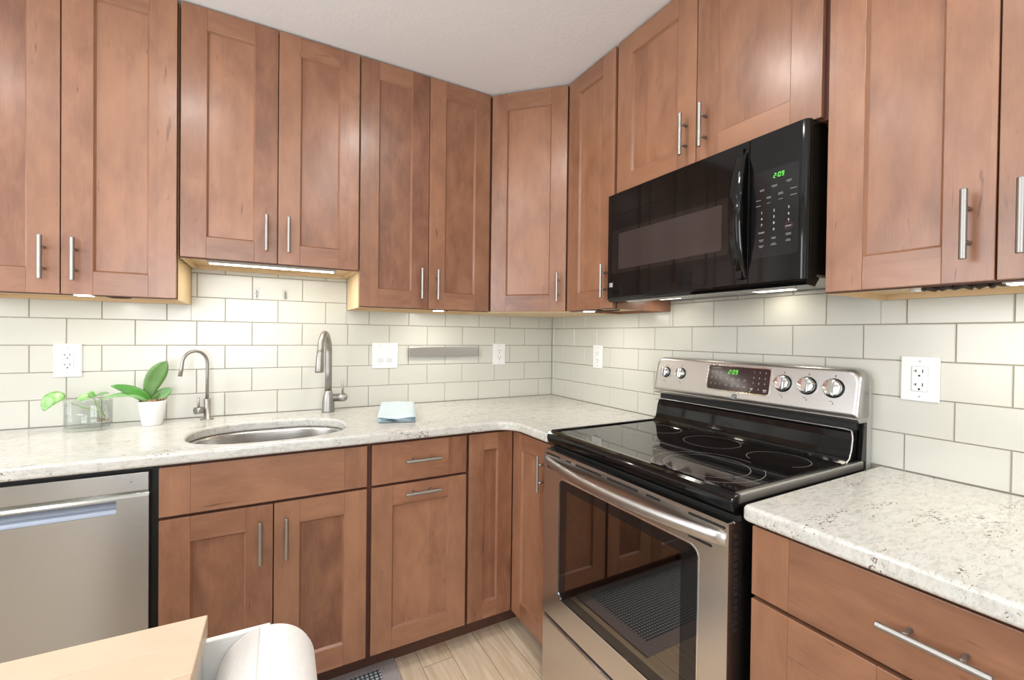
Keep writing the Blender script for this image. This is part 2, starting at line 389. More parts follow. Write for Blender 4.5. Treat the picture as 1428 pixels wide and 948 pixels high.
    def build(s, name, mats, parent=None, bevel=0.0, seg=2, subsurf=0, label=None, recalc=True, origin=None, angle=0.6):
        if recalc: bmesh.ops.recalc_face_normals(s.bm, faces=s.bm.faces[:])
        me = bpy.data.meshes.new(name); s.bm.to_mesh(me); s.bm.free()
        for m in (mats if isinstance(mats, (list, tuple)) else [mats]): me.materials.append(MT[m] if isinstance(m, str) else m)
        o = bpy.data.objects.new(name, me); COL.objects.link(o)
        if parent is not None:
            g = parent['_g'] if '_g' in parent else (0, 0, 0)
            off = Vector(g)
            me.transform(Matrix.Translation(-off)); o.parent = parent; o['_g'] = list(g)
        else:
            if origin is None:
                xs = [v.co for v in me.vertices]
                origin = (sum((min(p.x for p in xs), max(p.x for p in xs))) / 2, sum((min(p.y for p in xs), max(p.y for p in xs))) / 2, min(p.z for p in xs))
            off = Vector(origin); me.transform(Matrix.Translation(-off)); o.location = off; o['_g'] = list(off)
        if bevel:
            md = o.modifiers.new('bevel', 'BEVEL'); md.width = bevel; md.segments = seg; md.limit_method = 'ANGLE'; md.angle_limit = angle
            md.harden_normals = False
        if subsurf:
            md = o.modifiers.new('sub', 'SUBSURF'); md.levels = subsurf; md.render_levels = subsurf
        if label: o['label'] = label
        return o

def thing(name, label, cat, loc, group=None):
    o = bpy.data.objects.new(name, None); COL.objects.link(o); o.location = loc; o.empty_display_size = 0.05
    o['_g'] = list(loc); o['label'] = label; o['category'] = cat
    if group: o['group'] = group
    return o
def tag(o, label, cat, group=None):
    o['label'] = label; o['category'] = cat
    if group: o['group'] = group
    return o
def struct(o): o['kind'] = 'structure'; return o

def rrect(x0, y0, x1, y1, r, n=6):
    """rounded rectangle outline; r = one radius or four (x0y0, x1y0, x1y1, x0y1)"""
    R = r if hasattr(r, '__len__') else (r,) * 4
    out = []
    for (cx, cy, a0, q) in ((x0 + R[0], y0 + R[0], PI, R[0]), (x1 - R[1], y0 + R[1], 1.5 * PI, R[1]), (x1 - R[2], y1 - R[2], 0, R[2]), (x0 + R[3], y1 - R[3], 0.5 * PI, R[3])):
        if q < 1e-6: out.append((cx, cy)); continue
        for k in range(n + 1):
            a = a0 + 0.5 * PI * k / n; out.append((cx + q * math.cos(a), cy + q * math.sin(a)))
    return out

# local frames: (along wall, out into the room, up) -> world
BACK = lambda a, d, z: (a, -d, z)
RIGHT = lambda a, d, z: (-d, -a, z)
_q = math.sqrt(0.5)
DIAG = lambda a, d, z: (-0.605 + a * _q - d * _q, -0.335 - a * _q - d * _q, z)

# ---------------------------------------------------------------- room shell
def slab(name, lo, hi, m, bevel=0):
    b = MB(); b.box(lo, hi); return struct(b.build(name, m, bevel=bevel))
slab('floor', (RX0, RY0, FLOOR - 0.05), (0.10, 0.10, FLOOR), 'floor')
slab('ceiling', (RX0, RY0, CEIL), (0.10, 0.10, CEIL + 0.05), 'ceiling')
slab('wall_back', (RX0, 0.009, FLOOR), (0.10, 0.10, CEIL), 'wall')
slab('wall_right', (0.009, RY0, FLOOR), (0.10, 0.009, CEIL), 'wall')
wb = MB()
for lo, hi in (((RY0, FLOOR), (-2.10, CEIL)), ((-0.60, FLOOR), (0.10, CEIL)), ((-2.10, FLOOR), (-0.60, 0.95)), ((-2.10, 2.22), (-0.60, CEIL))):
    wb.box((RX0 - 0.10, lo[0], lo[1]), (RX0, hi[0], hi[1]))
struct(wb.build('wall_left', 'wall'))
wf = MB()
for lo, hi in (((-2.10, 0.95), (-2.05, 2.22)), ((-0.65, 0.95), (-0.60, 2.22)), ((-2.05, 0.95), (-0.65, 1.00)), ((-2.05, 2.17), (-0.65, 2.22)), ((-1.37, 1.00), (-1.33, 2.17))):
    wf.box((RX0 - 0.07, lo[0], lo[1]), (RX0 - 0.02, hi[0], hi[1]))
struct(wf.build('window_2', 'white'))
# unseen wall behind the camera; its window is added to light the room
wb = MB()
for lo, hi in (((RX0, FLOOR), (-2.95, CEIL)), ((-1.45, FLOOR), (0.10, CEIL)), ((-2.95, FLOOR), (-1.45, 0.7)), ((-2.95, 2.2), (-1.45, CEIL))):
    wb.box((lo[0], RY0 - 0.1, lo[1]), (hi[0], RY0, hi[1]))
struct(wb.build('wall_front', 'wall'))
wf = MB()
for lo, hi in (((-2.95, 0.7), (-2.90, 2.2)), ((-1.50, 0.7), (-1.45, 2.2)), ((-2.90, 0.7), (-1.50, 0.76)), ((-2.90, 2.14), (-1.50, 2.2)), ((-2.225, 0.76), (-2.175, 2.14))):
    wf.box((lo[0], RY0 - 0.07, lo[1]), (hi[0], RY0 - 0.02, hi[1]))
wfo = struct(wf.build('added_window', 'white'))
slab('baseboard_left', (RX0, RY0, FLOOR), (RX0 + 0.014, 0.0, FLOOR + 0.09), 'white')
slab('baseboard_front', (RX0 + 0.014, RY0, FLOOR), (0.0, RY0 + 0.014, FLOOR + 0.09), 'white')

# tiled backsplashes: one mesh per wall, real tiles standing proud of the grout
P_ROW, P_W = 0.1032, 0.2041
def tiles(name, xf, start, a_end, j0, tops):
    """a = distance along wall from the corner; tops(a) -> height of the tiled area"""
    b = MB(xf)
    segs = tops
    for (s0, s1, zt) in segs:
        b.mi = 1; b.box((s0, -0.0088, 0.90), (s1, -0.0022, zt))
    b.mi = 0
    g = 0.0012
    row = 0
    while True:
        z0 = 0.914 + row * P_ROW; z1 = z0 + P_ROW
        if z0 > 1.60: break
        first = j0 if row % 2 == 0 else j0 - P_W / 2
        edges = [start]; k = first
        while k < a_end:
            if k > start + 0.004: edges.append(k)
            k += P_W
        edges.append(a_end)
        for e0, e1 in zip(edges[:-1], edges[1:]):
            full = all(z1 <= q[2] for q in segs if min(e1, q[1]) > max(e0, q[0]) + 1e-5)
            for (s0, s1, zt) in ([(start, a_end, 9.0)] if full else segs):
                x0, x1 = max(e0, s0), min(e1, s1)
                if x1 - x0 < 0.004: continue
                zz = min(z1, zt)
                if zz - z0 < 0.004: continue
                X0 = x0 + (g if x0 == e0 else 0); X1 = x1 - (g if x1 == e1 else 0); Z0 = z0 + g; Z1 = zz - (g if zz == z1 else 0)
                c = 0.0014
                o = [b.bm.verts.new(b.P(p)) for p in ((X0, -0.0022, Z0), (X1, -0.0022, Z0), (X1, -0.0022, Z1), (X0, -0.0022, Z1))]
                i = [b.bm.verts.new(b.P(p)) for p in ((X0 + c, 0, Z0 + c), (X1 - c, 0, Z0 + c), (X1 - c, 0, Z1 - c), (X0 + c, 0, Z1 - c))]
                b.bm.faces.new(i)
                for q in range(4): b.bm.faces.new([o[q], o[(q + 1) % 4], i[(q + 1) % 4], i[q]])
        row += 1
    return struct(b.build(name, ['tile', 'grout']))
tiles('trim_1', lambda a, d, z: (-a, -d, z), 0.0, 2.60, 0.0987, [(0.0, 1.2275, 1.397), (1.2275, 1.8535, 1.551), (1.8535, 2.60, 1.397)])
tiles('trim_2', lambda a, d, z: (-d, -a, z), 0.0, 2.70, 0.1267, [(0.0, 0.927, 1.397), (0.927, 1.700, 1.444), (1.700, 2.70, 1.397)])

# ---------------------------------------------------------------- cabinets
ST = 0.078
def door_mesh(xf, a0, a1, z0, z1, df, bevel=True):
    b = MB(xf); t = 0.019
    b.box((a0, df - t, z0), (a0 + ST, df, z1), 2); b.box((a1 - ST, df - t, z0), (a1, df, z1), 2)
    b.box((a0 + ST, df - t, z0), (a1 - ST, df, z0 + ST), 0); b.box((a0 + ST, df - t, z1 - ST), (a1 - ST, df, z1), 0)
    g = 0.0004
    b.box((a0 + ST + g, df - t + 0.003, z0 + ST + g), (a1 - ST - g, df - 0.0095, z1 - ST - g), 2)
    A0, A1, Z0, Z1, w, o1, o2 = a0 + ST, a1 - ST, z0 + ST, z1 - ST, 0.0055, df - 0.0022, df - 0.0094    # sloped bead round the panel
    O = [(A0, Z0), (A1, Z0), (A1, Z1), (A0, Z1)]; I = [(A0 + w, Z0 + w), (A1 - w, Z0 + w), (A1 - w, Z1 - w), (A0 + w, Z1 - w)]
    for k in range(4):
        j = (k + 1) % 4; q = 10 * (k + 3)
        ln = math.dist(O[k], O[j])
        b.face([(O[k][0], o1, O[k][1]), (O[j][0], o1, O[j][1]), (I[j][0], o2, I[j][1]), (I[k][0], o2, I[k][1])], [(q, 0), (q, ln), (q + w, ln), (q + w, 0)])
        b.face([(O[k][0], o1, O[k][1]), (O[j][0], o1, O[j][1]), (O[j][0], o2, O[j][1]), (O[k][0], o2, O[k][1])], [(q, 0), (q, ln), (q + w, ln), (q + w, 0)])
        b.face([(O[k][0], o2, O[k][1]), (O[j][0], o2, O[j][1]), (I[j][0], o2, I[j][1]), (I[k][0], o2, I[k][1])], [(q, 0), (q, ln), (q + w, ln), (q + w, 0)])
    b.mi = 1
    b.box((a0 + ST - 0.001, df - t, z0 + ST - 0.001), (a1 - ST + 0.001, df - 0.0145, z1 - ST + 0.001), 2)
    return b
def slab_front(xf, a0, a1, z0, z1, df):
    b = MB(xf); t = 0.019
    b.box((a0, df - t, z0), (a0 + ST, df, z1), 2); b.box((a1 - ST, df - t, z0), (a1, df, z1), 2)
    b.box((a0 + ST, df - t, z0), (a1 - ST, df, z1), 0)
    return b
def pull(xf, parent, a, z, df, vertical=True, L=0.139, R=0.0062):
    b = MB(xf); h = L / 2; s = 0.034; pz = 0.034
    if vertical:
        b.tube([(a, df + s, z + q) for q in (-h, -h + .0008, -h + .0016, -h + .0024, h - .0024, h - .0016, h - .0008, h)], [R * .85, R * .97, R, R, R, R, R * .97, R * .85], 16)
        for q in (-pz, pz): b.tube([(a, df - 0.001, z + q), (a, df + s, z + q)], 0.0045, 12)
    else:
        b.tube([(a + q, df + s, z) for q in (-h, -h + .0008, -h + .0016, -h + .0024, h - .0024, h - .0016, h - .0008, h)], [R * .85, R * .97, R, R, R, R, R * .97, R * .85], 16)
        for q in (-pz, pz): b.tube([(a + q, df - 0.001, z), (a + q, df + s, z)], 0.0045, 12)
    return b.build('handle', 'nickel', parent, bevel=0.0, recalc=True)

def cab_door(xf, root, a0, a1, z0, z1, df, hside=None, hz=None, horiz=False):
    d = door_mesh(xf, a0, a1, z0, z1, df).build('door', ['cab', 'cabdark'], root, bevel=0.0011, seg=2)
    if horiz: pull(xf, d, (a0 + a1) / 2, hz, df, False)
    elif hside: pull(xf, d, a1 - 0.0365 if hside == 'R' else a0 + 0.0365, hz, df)
    return d

UF, BF = 0.335, 0.628       # front planes of upper and base doors
UG = 'upper wall cabinets'
def upper_cab(xf, label, a0, a1, z0, doors, lightside=True, depth=0.3145, z1=2.465):
    """open-bottomed look: side panels, recessed maple bottom, dark front edge"""
    mid = xf((a0 + a1) / 2, 0.16, z0)
    r = thing('wall_cabinet', label, 'cabinet', mid, UG)
    b = MB(xf); t = 0.016
    b.mi = 0
    b.box((a0, 0.001, z0 - 0.004), (a0 + t, depth, z1), 2); b.box((a1 - t, 0.001, z0 - 0.004), (a1, depth, z1), 2)
    b.box((a0 + t, 0.001, z0 - 0.004), (a1 - t, 0.016, z1), 0)
    b.box((a0 + t, 0.016, z0 + 0.010), (a1 - t, depth, z0 + 0.026), 0)
    b.box((a0 + t, 0.016, z1 - 0.016), (a1 - t, depth, z1), 0)
    b.mi = 1
    b.box((a0 + 0.0005, depth, z0 - 0.003), (a1 - 0.0005, depth + 0.0012, z1 - 0.001), 2)
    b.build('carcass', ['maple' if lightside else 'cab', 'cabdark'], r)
    if not lightside:
        bb = MB(xf); bb.box((a0 + t, 0.0165, z0 + 0.0085), (a1 - t, depth - .001, z0 + 0.0098), 0); bb.build('bottom_panel', 'maple', r)
    for (d0, d1, side) in doors:
        cab_door(xf, r, d0, d1, z0, z1, UF, side, z0 + 0.112)
    return r
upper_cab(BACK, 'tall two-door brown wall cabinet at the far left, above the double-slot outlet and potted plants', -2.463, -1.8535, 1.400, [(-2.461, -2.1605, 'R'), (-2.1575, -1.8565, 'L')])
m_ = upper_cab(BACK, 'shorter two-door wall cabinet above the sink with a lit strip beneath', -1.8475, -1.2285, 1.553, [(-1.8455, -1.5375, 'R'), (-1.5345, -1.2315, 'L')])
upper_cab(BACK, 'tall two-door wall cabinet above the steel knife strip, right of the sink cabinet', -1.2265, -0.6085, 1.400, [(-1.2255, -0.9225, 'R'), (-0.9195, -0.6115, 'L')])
# diagonal corner cabinet
r = thing('wall_cabinet', 'single-door wall cabinet set diagonally across the room corner', 'cabinet', (-0.3, -0.3, 1.40), UG)
b = MB(); b.prism([(-0.001, -0.001), (-0.6075, -0.001), (-0.6075, -0.3062), (-0.3062, -0.6075), (-0.001, -0.6075)], 2, 1.3999, 2.465)
b.build('carcass', 'cabdark', r)
b = MB(); b.prism([(-0.001, -0.001), (-0.6075, -0.001), (-0.6075, -0.3062), (-0.3062, -0.6075), (-0.001, -0.6075)], 2, 1.3955, 1.3999)
b.build('bottom_panel', 'maple', r)
dl = math.hypot(0.27, 0.27)
cab_door(DIAG, r, 0.004, dl - 0.004, 1.400, 2.465, 0.0, 'R', 1.512)
upper_cab(RIGHT, 'narrow single-door wall cabinet between the diagonal corner cabinet and the microwave', 0.6085, 0.9312, 1.400, [(0.6115, 0.9245, 'R')], lightside=False)
r5 = upper_cab(RIGHT, 'short two-door wall cabinet directly above the black microwave', 0.9318, 1.7030, 1.8495, [(0.9405, 1.3155, 'R'), (1.3185, 1.6950, 'L')], lightside=False)
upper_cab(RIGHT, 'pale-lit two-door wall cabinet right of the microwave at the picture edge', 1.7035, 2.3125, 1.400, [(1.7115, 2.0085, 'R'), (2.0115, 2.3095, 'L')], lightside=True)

BG = 'base cabinets under the worktop'
def base_cab(xf, label, a0, a1):
    r = thing('base_cabinet', label, 'cabinet', xf((a0 + a1) / 2, 0.3, FLOOR), BG)
    b = MB(xf); t = 0.018
    zt, zb, dp = 0.872, 0.075, 0.606
    b.box((a0, 0.006, zb), (a0 + t, dp, zt), 2); b.box((a1 - t, 0.006, zb), (a1, dp, zt), 2)
    b.box((a0 + t, 0.006, zb), (a1 - t, dp, zb + t), 0); b.box((a0 + t, 0.006, zb + t), (a1 - t, 0.02, zt), 0)
    # face frame
    b.box((a0 + t, dp - t, zt - 0.03), (a1 - t, dp, zt), 0); b.box((a0 + t, dp - t, 0.69), (a1 - t, dp, 0.73), 0)
    b.build('carcass', 'cabdark', r)
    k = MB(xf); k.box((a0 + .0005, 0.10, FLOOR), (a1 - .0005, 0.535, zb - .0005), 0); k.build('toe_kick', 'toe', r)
    return r
ZD = (0.078, 0.706); ZW = (0.716, 0.867)
r = base_cab(BACK, 'two-door base cabinet below the sink with a plain false drawer front', -1.8555, -1.2360)
slab_front(BACK, -1.8535, -1.2445, ZW[0], ZW[1], BF).build('false_drawer_front', 'cab', r, bevel=0.0011)
cab_door(BACK, r, -1.8535, -1.5490, *ZD, BF, 'R', 0.592); cab_door(BACK, r, -1.5460, -1.2445, *ZD, BF, 'L', 0.592)
r = base_cab(BACK, 'single pull-out base cabinet with a drawer and two horizontal handles, right of the sink cabinet', -1.2355, -0.8410)
d = slab_front(BACK, -1.2270, -0.8470, ZW[0], ZW[1], BF).build('drawer_front', 'cab', r, bevel=0.0011)
pull(BACK, d, -1.037, 0.797, BF, False)
cab_door(BACK, r, -1.2270, -0.8470, *ZD, BF, None, 0.672, True)
# L-shaped corner cabinet
r = thing('base_cabinet', 'L-shaped corner base cabinet with two narrow doors meeting beside the range', 'cabinet', (-0.3, -0.3, FLOOR), BG)
b = MB(); b.prism([(-0.006, -0.006), (-0.8405, -0.006), (-0.8405, -0.606), (-0.606, -0.606), (-0.606, -0.9205), (-0.006, -0.9205)], 2, 0.075, 0.872)
b.build('carcass', 'cabdark', r)
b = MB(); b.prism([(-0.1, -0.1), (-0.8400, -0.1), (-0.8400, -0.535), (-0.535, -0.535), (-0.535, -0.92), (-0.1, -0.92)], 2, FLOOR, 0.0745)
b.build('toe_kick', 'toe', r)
ST_keep = ST; ST = 0.070
cab_door(BACK, r, -0.8355, -0.6300, ZD[0], ZW[1], BF)
d = cab_door(RIGHT, r, 0.6310, 0.9180, ZD[0], ZW[1], BF, 'R', 0.750)
ST = ST_keep
r = base_cab(RIGHT, 'base cabinet right of the range with a wide drawer and long steel handle', 1.7130, 2.3350)
d = slab_front(RIGHT, 1.7150, 2.3330, ZW[0], ZW[1], BF).build('drawer_front', 'cab', r, bevel=0.0011)
pull(RIGHT, d, 2.024, 0.797, BF, False, L=0.140)
cab_door(RIGHT, r, 1.7150, 2.0225, *ZD, BF, 'R', 0.592); cab_door(RIGHT, r, 2.0255, 2.3330, *ZD, BF, 'L', 0.592)

# ---------------------------------------------------------------- worktops
ZC, TH = 0.914, 0.036
SINKC, SINKA, SINKB = (-1.553, -0.402), 0.262, 0.196
def superell(c, a, b_, n=2.5, seg=72):
    out = []
    for k in range(seg):
        t = 2 * PI * k / seg; ct, st = math.cos(t), math.sin(t)
        out.append((c[0] + a * math.copysign(abs(ct) ** (2 / n), ct), c[1] + b_ * math.copysign(abs(st) ** (2 / n), st)))
    return out
def worktop(name, outer, hole, label):
    bm = bmesh.new(); rings = []
    for z in (ZC, ZC - TH):
        o = [bm.verts.new((x, y, z)) for x, y in outer]; h = [bm.verts.new((x, y, z)) for x, y in hole] if hole else []
        if hole:    # two halves meeting on a line through the cutout
            nb, nf = outer.index(back_pt), outer.index(front_pt); q = len(h) // 4
            n = len(o); hr = h[3 * q:] + h[:q + 1]; hl = h[q:3 * q + 1]          # right half front->back, left half back->front
            right = [o[k % n] for k in range(nf, (nb if nb > nf else nb + n) + 1)]
            left = [o[k % n] for k in range(nb, (nf if nf > nb else nf + n) + 1)]
            bm.faces.new(right + hr[::-1]); bm.faces.new(left + hl[::-1])
        else: bm.faces.new(o)
        rings.append((o, h))
    for A, B in zip(rings[0], rings[1]):
        for i in range(len(A)):
            j = (i + 1) % len(A); bm.faces.new((A[i], A[j], B[j], B[i]))
    m = MB(); m.bm.free(); m.bm = bm; m.uv = None
    o = m.build(name, 'granite', None, bevel=0.009, seg=6, angle=0.9)
    return tag(o, label, 'worktop')
back_pt, front_pt = (SINKC[0], -0.0015), (SINKC[0], -0.648)
arc = []
cx, cy, rr = -0.648 - 0.085, -0.648 - 0.085, 0.085
for k in range(11):
    a = PI / 2 - (PI / 2) * k / 10
    arc.append((cx + rr * math.cos(a), cy + rr * math.sin(a)))
outer = [(-2.60, -0.0015), (-2.60, -0.648), front_pt] + [p for p in arc] + [(-0.648, -0.9215), (-0.0015, -0.9215), (-0.0015, -0.0015), back_pt]
worktop('granite_worktop', outer, superell(SINKC, SINKA, SINKB), 'L-shaped white speckled granite worktop running under the window-side faucets with a sink cutout')
ro = [(-0.0015, -1.7035), (-0.0015, -2.65), (-0.650, -2.65), (-0.650, -1.7155), (-0.6465, -1.707), (-0.638, -1.7035)]
worktop('granite_worktop', ro, None, 'white speckled granite worktop with brown specks right of the range')

# ---------------------------------------------------------------- sink
r = thing('kitchen_sink', 'oval stainless steel undermount sink set into the granite', 'sink', (SINKC[0], SINKC[1], 0.70))
b = MB(); seg = 72
prof = [(1.075, ZC - TH - 0.0022), (1.0, ZC - TH - 0.0022), (0.992, ZC - TH - 0.012), (0.975, 0.79), (0.955, 0.735), (0.90, 0.708), (0.80, 0.700), (0.30, 0.697), (0.13, 0.693)]
rings = []
for k, z in prof: rings.append([b.bm.verts.new((x, y, z)) for x, y in superell(SINKC, (SINKA + 0.004) * k, (SINKB + 0.004) * k, 2.5 if k > 0.5 else 2.0, seg)])
for A, B in zip(rings[:-1], rings[1:]):
    for i in range(seg):
        f = b.bm.faces.new((A[i], A[(i + 1) % seg], B[(i + 1) % seg], B[i])); f.smooth = True
b.bm.faces.new(rings[-1])
o = b.build('basin', 'sink', r, recalc=True)
md = o.modifiers.new('solid', 'SOLIDIFY'); md.thickness = 0.0015; md.offset = 1
b = MB(); b.lathe((SINKC[0], SINKC[1], 0.6945), [(0.0, 0.001), (0.020, 0.001), (0.030, 0.003), (0.040, 0.0045), (0.043, 0.003)]); b.build('drain', 'chrome', r)

# ---------------------------------------------------------------- faucets
r = thing('pull_down_faucet', 'tall brushed nickel faucet with a spray head behind the right side of the sink', 'faucet', (-1.318, -0.085, ZC))
X, Y = -1.318, -0.085
b = MB(); b.lathe((X, Y, ZC), [(0.0285, 0), (0.0285, 0.006), (0.0275, 0.02), (0.0265, 0.05), (0.023, 0.075), (0.0175, 0.092), (0.0165, 0.10)]); b.build('body', 'nickel', r)
b = MB(); path = []; dx, dy = -0.055, -0.20
hz = 1.20
path.append((X, Y, ZC + 0.095)); path.append((X, Y, 1.10)); path.append((X, Y, hz - 0.01))
for k in range(0, 15):
    a = PI * k / 14
    path.append((X + dx * (1 - math.cos(a)) / 2, Y + dy * (1 - math.cos(a)) / 2, hz + 0.080 * math.sin(a) ** 1.15))
b.tube(path, [0.0150] * 6 + [0.0135] * (len(path) - 6), 20); b.build('spout', 'nickel', r)
b = MB(); ex, ey = X + dx, Y + dy
b.tube([(ex, ey, hz + 0.002), (ex, ey, hz - 0.002), (ex - .001, ey - 0.004, hz - 0.004), (ex - 0.003, ey - 0.008, hz - 0.045), (ex - 0.005, ey - 0.012, hz - 0.079), (ex - 0.005, ey - 0.012, hz - 0.084)], [0.0152, 0.0152, 0.0148, 0.0165, 0.0175, 0.0155], 20)
b.build('spray_head', 'nickel', r)
b = MB(); b.tube([(X, Y, 0.979), (X + 0.045, Y - 0.003, 0.979), (X + 0.0455, Y - 0.003, 0.979), (X + 0.068, Y - 0.005, 0.979), (X + 0.078, Y - 0.006, 0.979), (X + 0.083, Y - 0.006, 0.979)], [0.018, 0.018, 0.0195, 0.0195, 0.015, 0.006], 20)
hub = b.build('valve_hub', 'nickel', r)
b = MB(); b.tube([(X + 0.062, Y - 0.004, 0.99), (X + 0.062, Y - 0.005, 1.02), (X + 0.061, Y - 0.007, 1.055)], [0.0055, 0.0045, 0.0062], 12); b.build('lever', 'nickel', hub)

r = thing('filtered_water_faucet', 'small gooseneck brushed nickel faucet behind the left side of the sink', 'faucet', (-1.789, -0.066, ZC))
X, Y = -1.789, -0.066
b = MB(); b.lathe((X, Y, ZC), [(0.024, 0), (0.024, 0.003), (0.0125, 0.0045), (0.0125, 0.085), (0.012, 0.087)]); b.build('body', 'nickel', r)
b = MB(); path = [(X, Y, ZC + 0.08), (X, Y, 1.10), (X, Y, 1.15)]
dx, dy = -0.078, -0.055
for k in range(1, 14):
    a = PI * k / 14
    path.append((X + dx * (1 - math.cos(a)) / 2, Y + dy * (1 - math.cos(a)) / 2, 1.15 + 0.052 * math.sin(a)))
path += [(X + dx * 1.02, Y + dy * 1.02, 1.135), (X + dx * 1.08, Y + dy * 1.08, 1.102)]
b.tube(path, [0.0062] * (len(path) - 2) + [0.0066, 0.0072], 16); b.build('spout', 'nickel', r)
b = MB(); vx, vy = -0.78, -0.62
b.tube([(X, Y, 0.956), (X + vx * 0.020, Y + vy * 0.020, 0.956), (X + vx * 0.021, Y + vy * 0.021, 0.956), (X + vx * 0.048, Y + vy * 0.048, 0.956)], [0.008, 0.009, 0.0145, 0.0145], 20)
hub = b.build('valve_hub', 'nickel', r)
b = MB(); b.tube([(X + vx * 0.035, Y + vy * 0.035, 0.965), (X + vx * 0.035, Y + vy * 0.035, 1.012)], 0.0042, 12); b.build('lever', 'nickel', hub)

# ---------------------------------------------------------------- outlets and switches
def receptacle(b, xf, a, z, gfci, sc=1.0):
    pass
def plate(name, label, cat, xf, a0, a1, z0, z1, kind, group):
    r = thing(name, label, cat, xf((a0 + a1) / 2, 0.0, z0), group)
    b = MB(xf); b.box((a0, 0.0004, z0), (a1, 0.006, z1)); b.build('cover_plate', 'white', r, bevel=0.003, seg=3)
    ac, zc = (a0 + a1) / 2, (z0 + z1) / 2
    s = 1 if xf is BACK else 1
    def slots(zq, par):
        m = MB(xf)
        for da, h in ((-0.0072, 0.0075), (0.0072, 0.0095)):
            m.box((ac + da - 0.0009, 0.0088, zq - h / 2 + 0.003), (ac + da + 0.0009, 0.0094, zq + h / 2 + 0.003))
        if kind != 'duplex': m.box((ac - 0.012, 0.0088, zq + 0.0022), (ac - 0.0072, 0.0094, zq + 0.0040))
        m.tube([(ac, 0.0085, zq - 0.0095), (ac, 0.0094, zq - 0.0095)], 0.0026, 10)
        m.build('slots', 'hole', par)
    if kind in ('decora', 'gfci'):
        m = MB(xf); m.box((ac - 0.0165, 0.005, zc - 0.0335), (ac + 0.0165, 0.0088, zc + 0.0335)); rc = m.build('receptacle', 'white', r, bevel=0.001)
        m = MB(xf)
        for t in (rrect(ac - 0.018, zc - 0.035, ac + 0.018, zc + 0.035, 0.002, 2),):
            n_ = len(t); inner = rrect(ac - 0.0172, zc - 0.0342, ac + 0.0172, zc + 0.0342, 0.002, 2)
            for i in range(n_):
                j = (i + 1) % n_; m.face([(t[i][0], 0.00615, t[i][1]), (t[j][0], 0.00615, t[j][1]), (inner[j][0], 0.00615, inner[j][1]), (inner[i][0], 0.00615, inner[i][1])])
        m.build('seam_line', 'grille', r)
        for q in (-0.0185, 0.0185): slots(zc + q, rc)
        if kind == 'gfci':
            m = MB(xf); m.box((ac - 0.010, 0.0088, zc + 0.001), (ac + 0.010, 0.0096, zc + 0.0045)); m.box((ac - 0.010, 0.0088, zc - 0.0045), (ac + 0.010, 0.0096, zc - 0.001)); m.build('test_button', 'white', rc)
    elif kind == 'duplex':
        for q in (-0.0195, 0.0195):
            m = MB(xf); m.prism([(ac + 0.0170 * math.cos(t), zc + q + 0.0145 * math.copysign(min(abs(math.sin(t)), 0.86), math.sin(t))) for t in [2 * PI * k / 28 for k in range(28)]], 1, 0.005, 0.0088)
            rc = m.build('receptacle', 'white', r); slots(zc + q, rc)
    else:
        for q in (-0.023, 0.023):
            m = MB(xf); m.box((ac + q - 0.0165, 0.005, zc - 0.0335), (ac + q + 0.0165, 0.0085, zc + 0.0335)); sw = m.build('rocker', 'white', r, bevel=0.001)
            m = MB(xf); m.box((ac + q - 0.0125, 0.0084, zc - 0.030), (ac + q + 0.0125, 0.0105, zc - 0.012)); m.build('slider', 'palegrey', sw, bevel=0.0005)
            m = MB(xf); m.box((ac + q - 0.0175, 0.0060, zc - 0.0350), (ac + q - 0.0168, 0.0064, zc + 0.035)); m.box((ac + q - 0.0175, 0.0060, zc - 0.0352), (ac + q + 0.0175, 0.0064, zc - 0.0345)); m.build('seam_line', 'grille', sw)
    for q in (-1, 1):
        for da in ((-0.023, 0.023) if kind == 'switch' else (0.0,)):
            m = MB(xf); m.tube([(ac + da, 0.0055, zc + q * 0.0485), (ac + da, 0.0066, zc + q * 0.0485)], 0.0026, 10); m.build('screw', 'grille', r)
    return r
OG = 'wall outlets on the backsplash'
plate('wall_outlet', 'white double-socket outlet plate on the tile above the glass vase at left', 'outlet', BACK, -2.277, -2.196, 1.102, 1.230, 'decora', OG)
plate('light_switch', 'white two-gang switch plate between the tall faucet and the knife strip', 'switch', BACK, -1.103, -0.974, 1.106, 1.236, 'switch', None)
plate('wall_outlet', 'narrow white outlet right of the knife strip near the corner', 'outlet', BACK, -0.417, -0.337, 1.110, 1.233, 'duplex', OG)
plate('wall_outlet', 'white outlet on the right tiled wall between the corner and the range', 'outlet', RIGHT, 0.407, 0.485, 1.110, 1.235, 'duplex', OG)
plate('wall_outlet', 'large white outlet plate with reset buttons right of the range', 'outlet', RIGHT, 1.751, 1.834, 1.114, 1.237, 'gfci', OG)

# ---------------------------------------------------------------- knife strip and hooks
r = thing('magnetic_knife_strip', 'brushed steel magnetic knife strip mounted on the tiles, empty', 'knife strip', (-0.716, 0, 1.164))
b = MB(); b.box((-0.918, -0.022, 1.1640), (-0.519, -0.014, 1.2135)); b.build('bar', 'strip', r, bevel=0.0006)
for x in (-0.88, -0.56):
    b = MB(); b.box((x - 0.012, -0.014, 1.172), (x + 0.012, -0.0004, 1.205)); b.build('standoff', 'blackmat', r)
for i, (x, lb) in enumerate(((-1.612, 'left one of the two clear adhesive hooks on the tiles over the sink'), (-1.497, 'right one of the two clear adhesive hooks on the tiles over the sink'))):
    r = thing('adhesive_hook', lb, 'hook', (x, 0, 1.44), 'clear adhesive hooks over the sink')
    b = MB(); b.box((x - 0.010, -0.0024, 1.438), (x + 0.010, -0.0003, 1.482)); b.build('backing', 'clearplastic', r, bevel=0.0008)
    b = MB(); b.tube([(x, -0.002, 1.470), (x, -0.005, 1.464), (x, -0.005, 1.446), (x, -0.009, 1.439), (x, -0.015, 1.441), (x, -0.017, 1.449)], 0.0018, 10); b.build('prong', 'nickel', r)

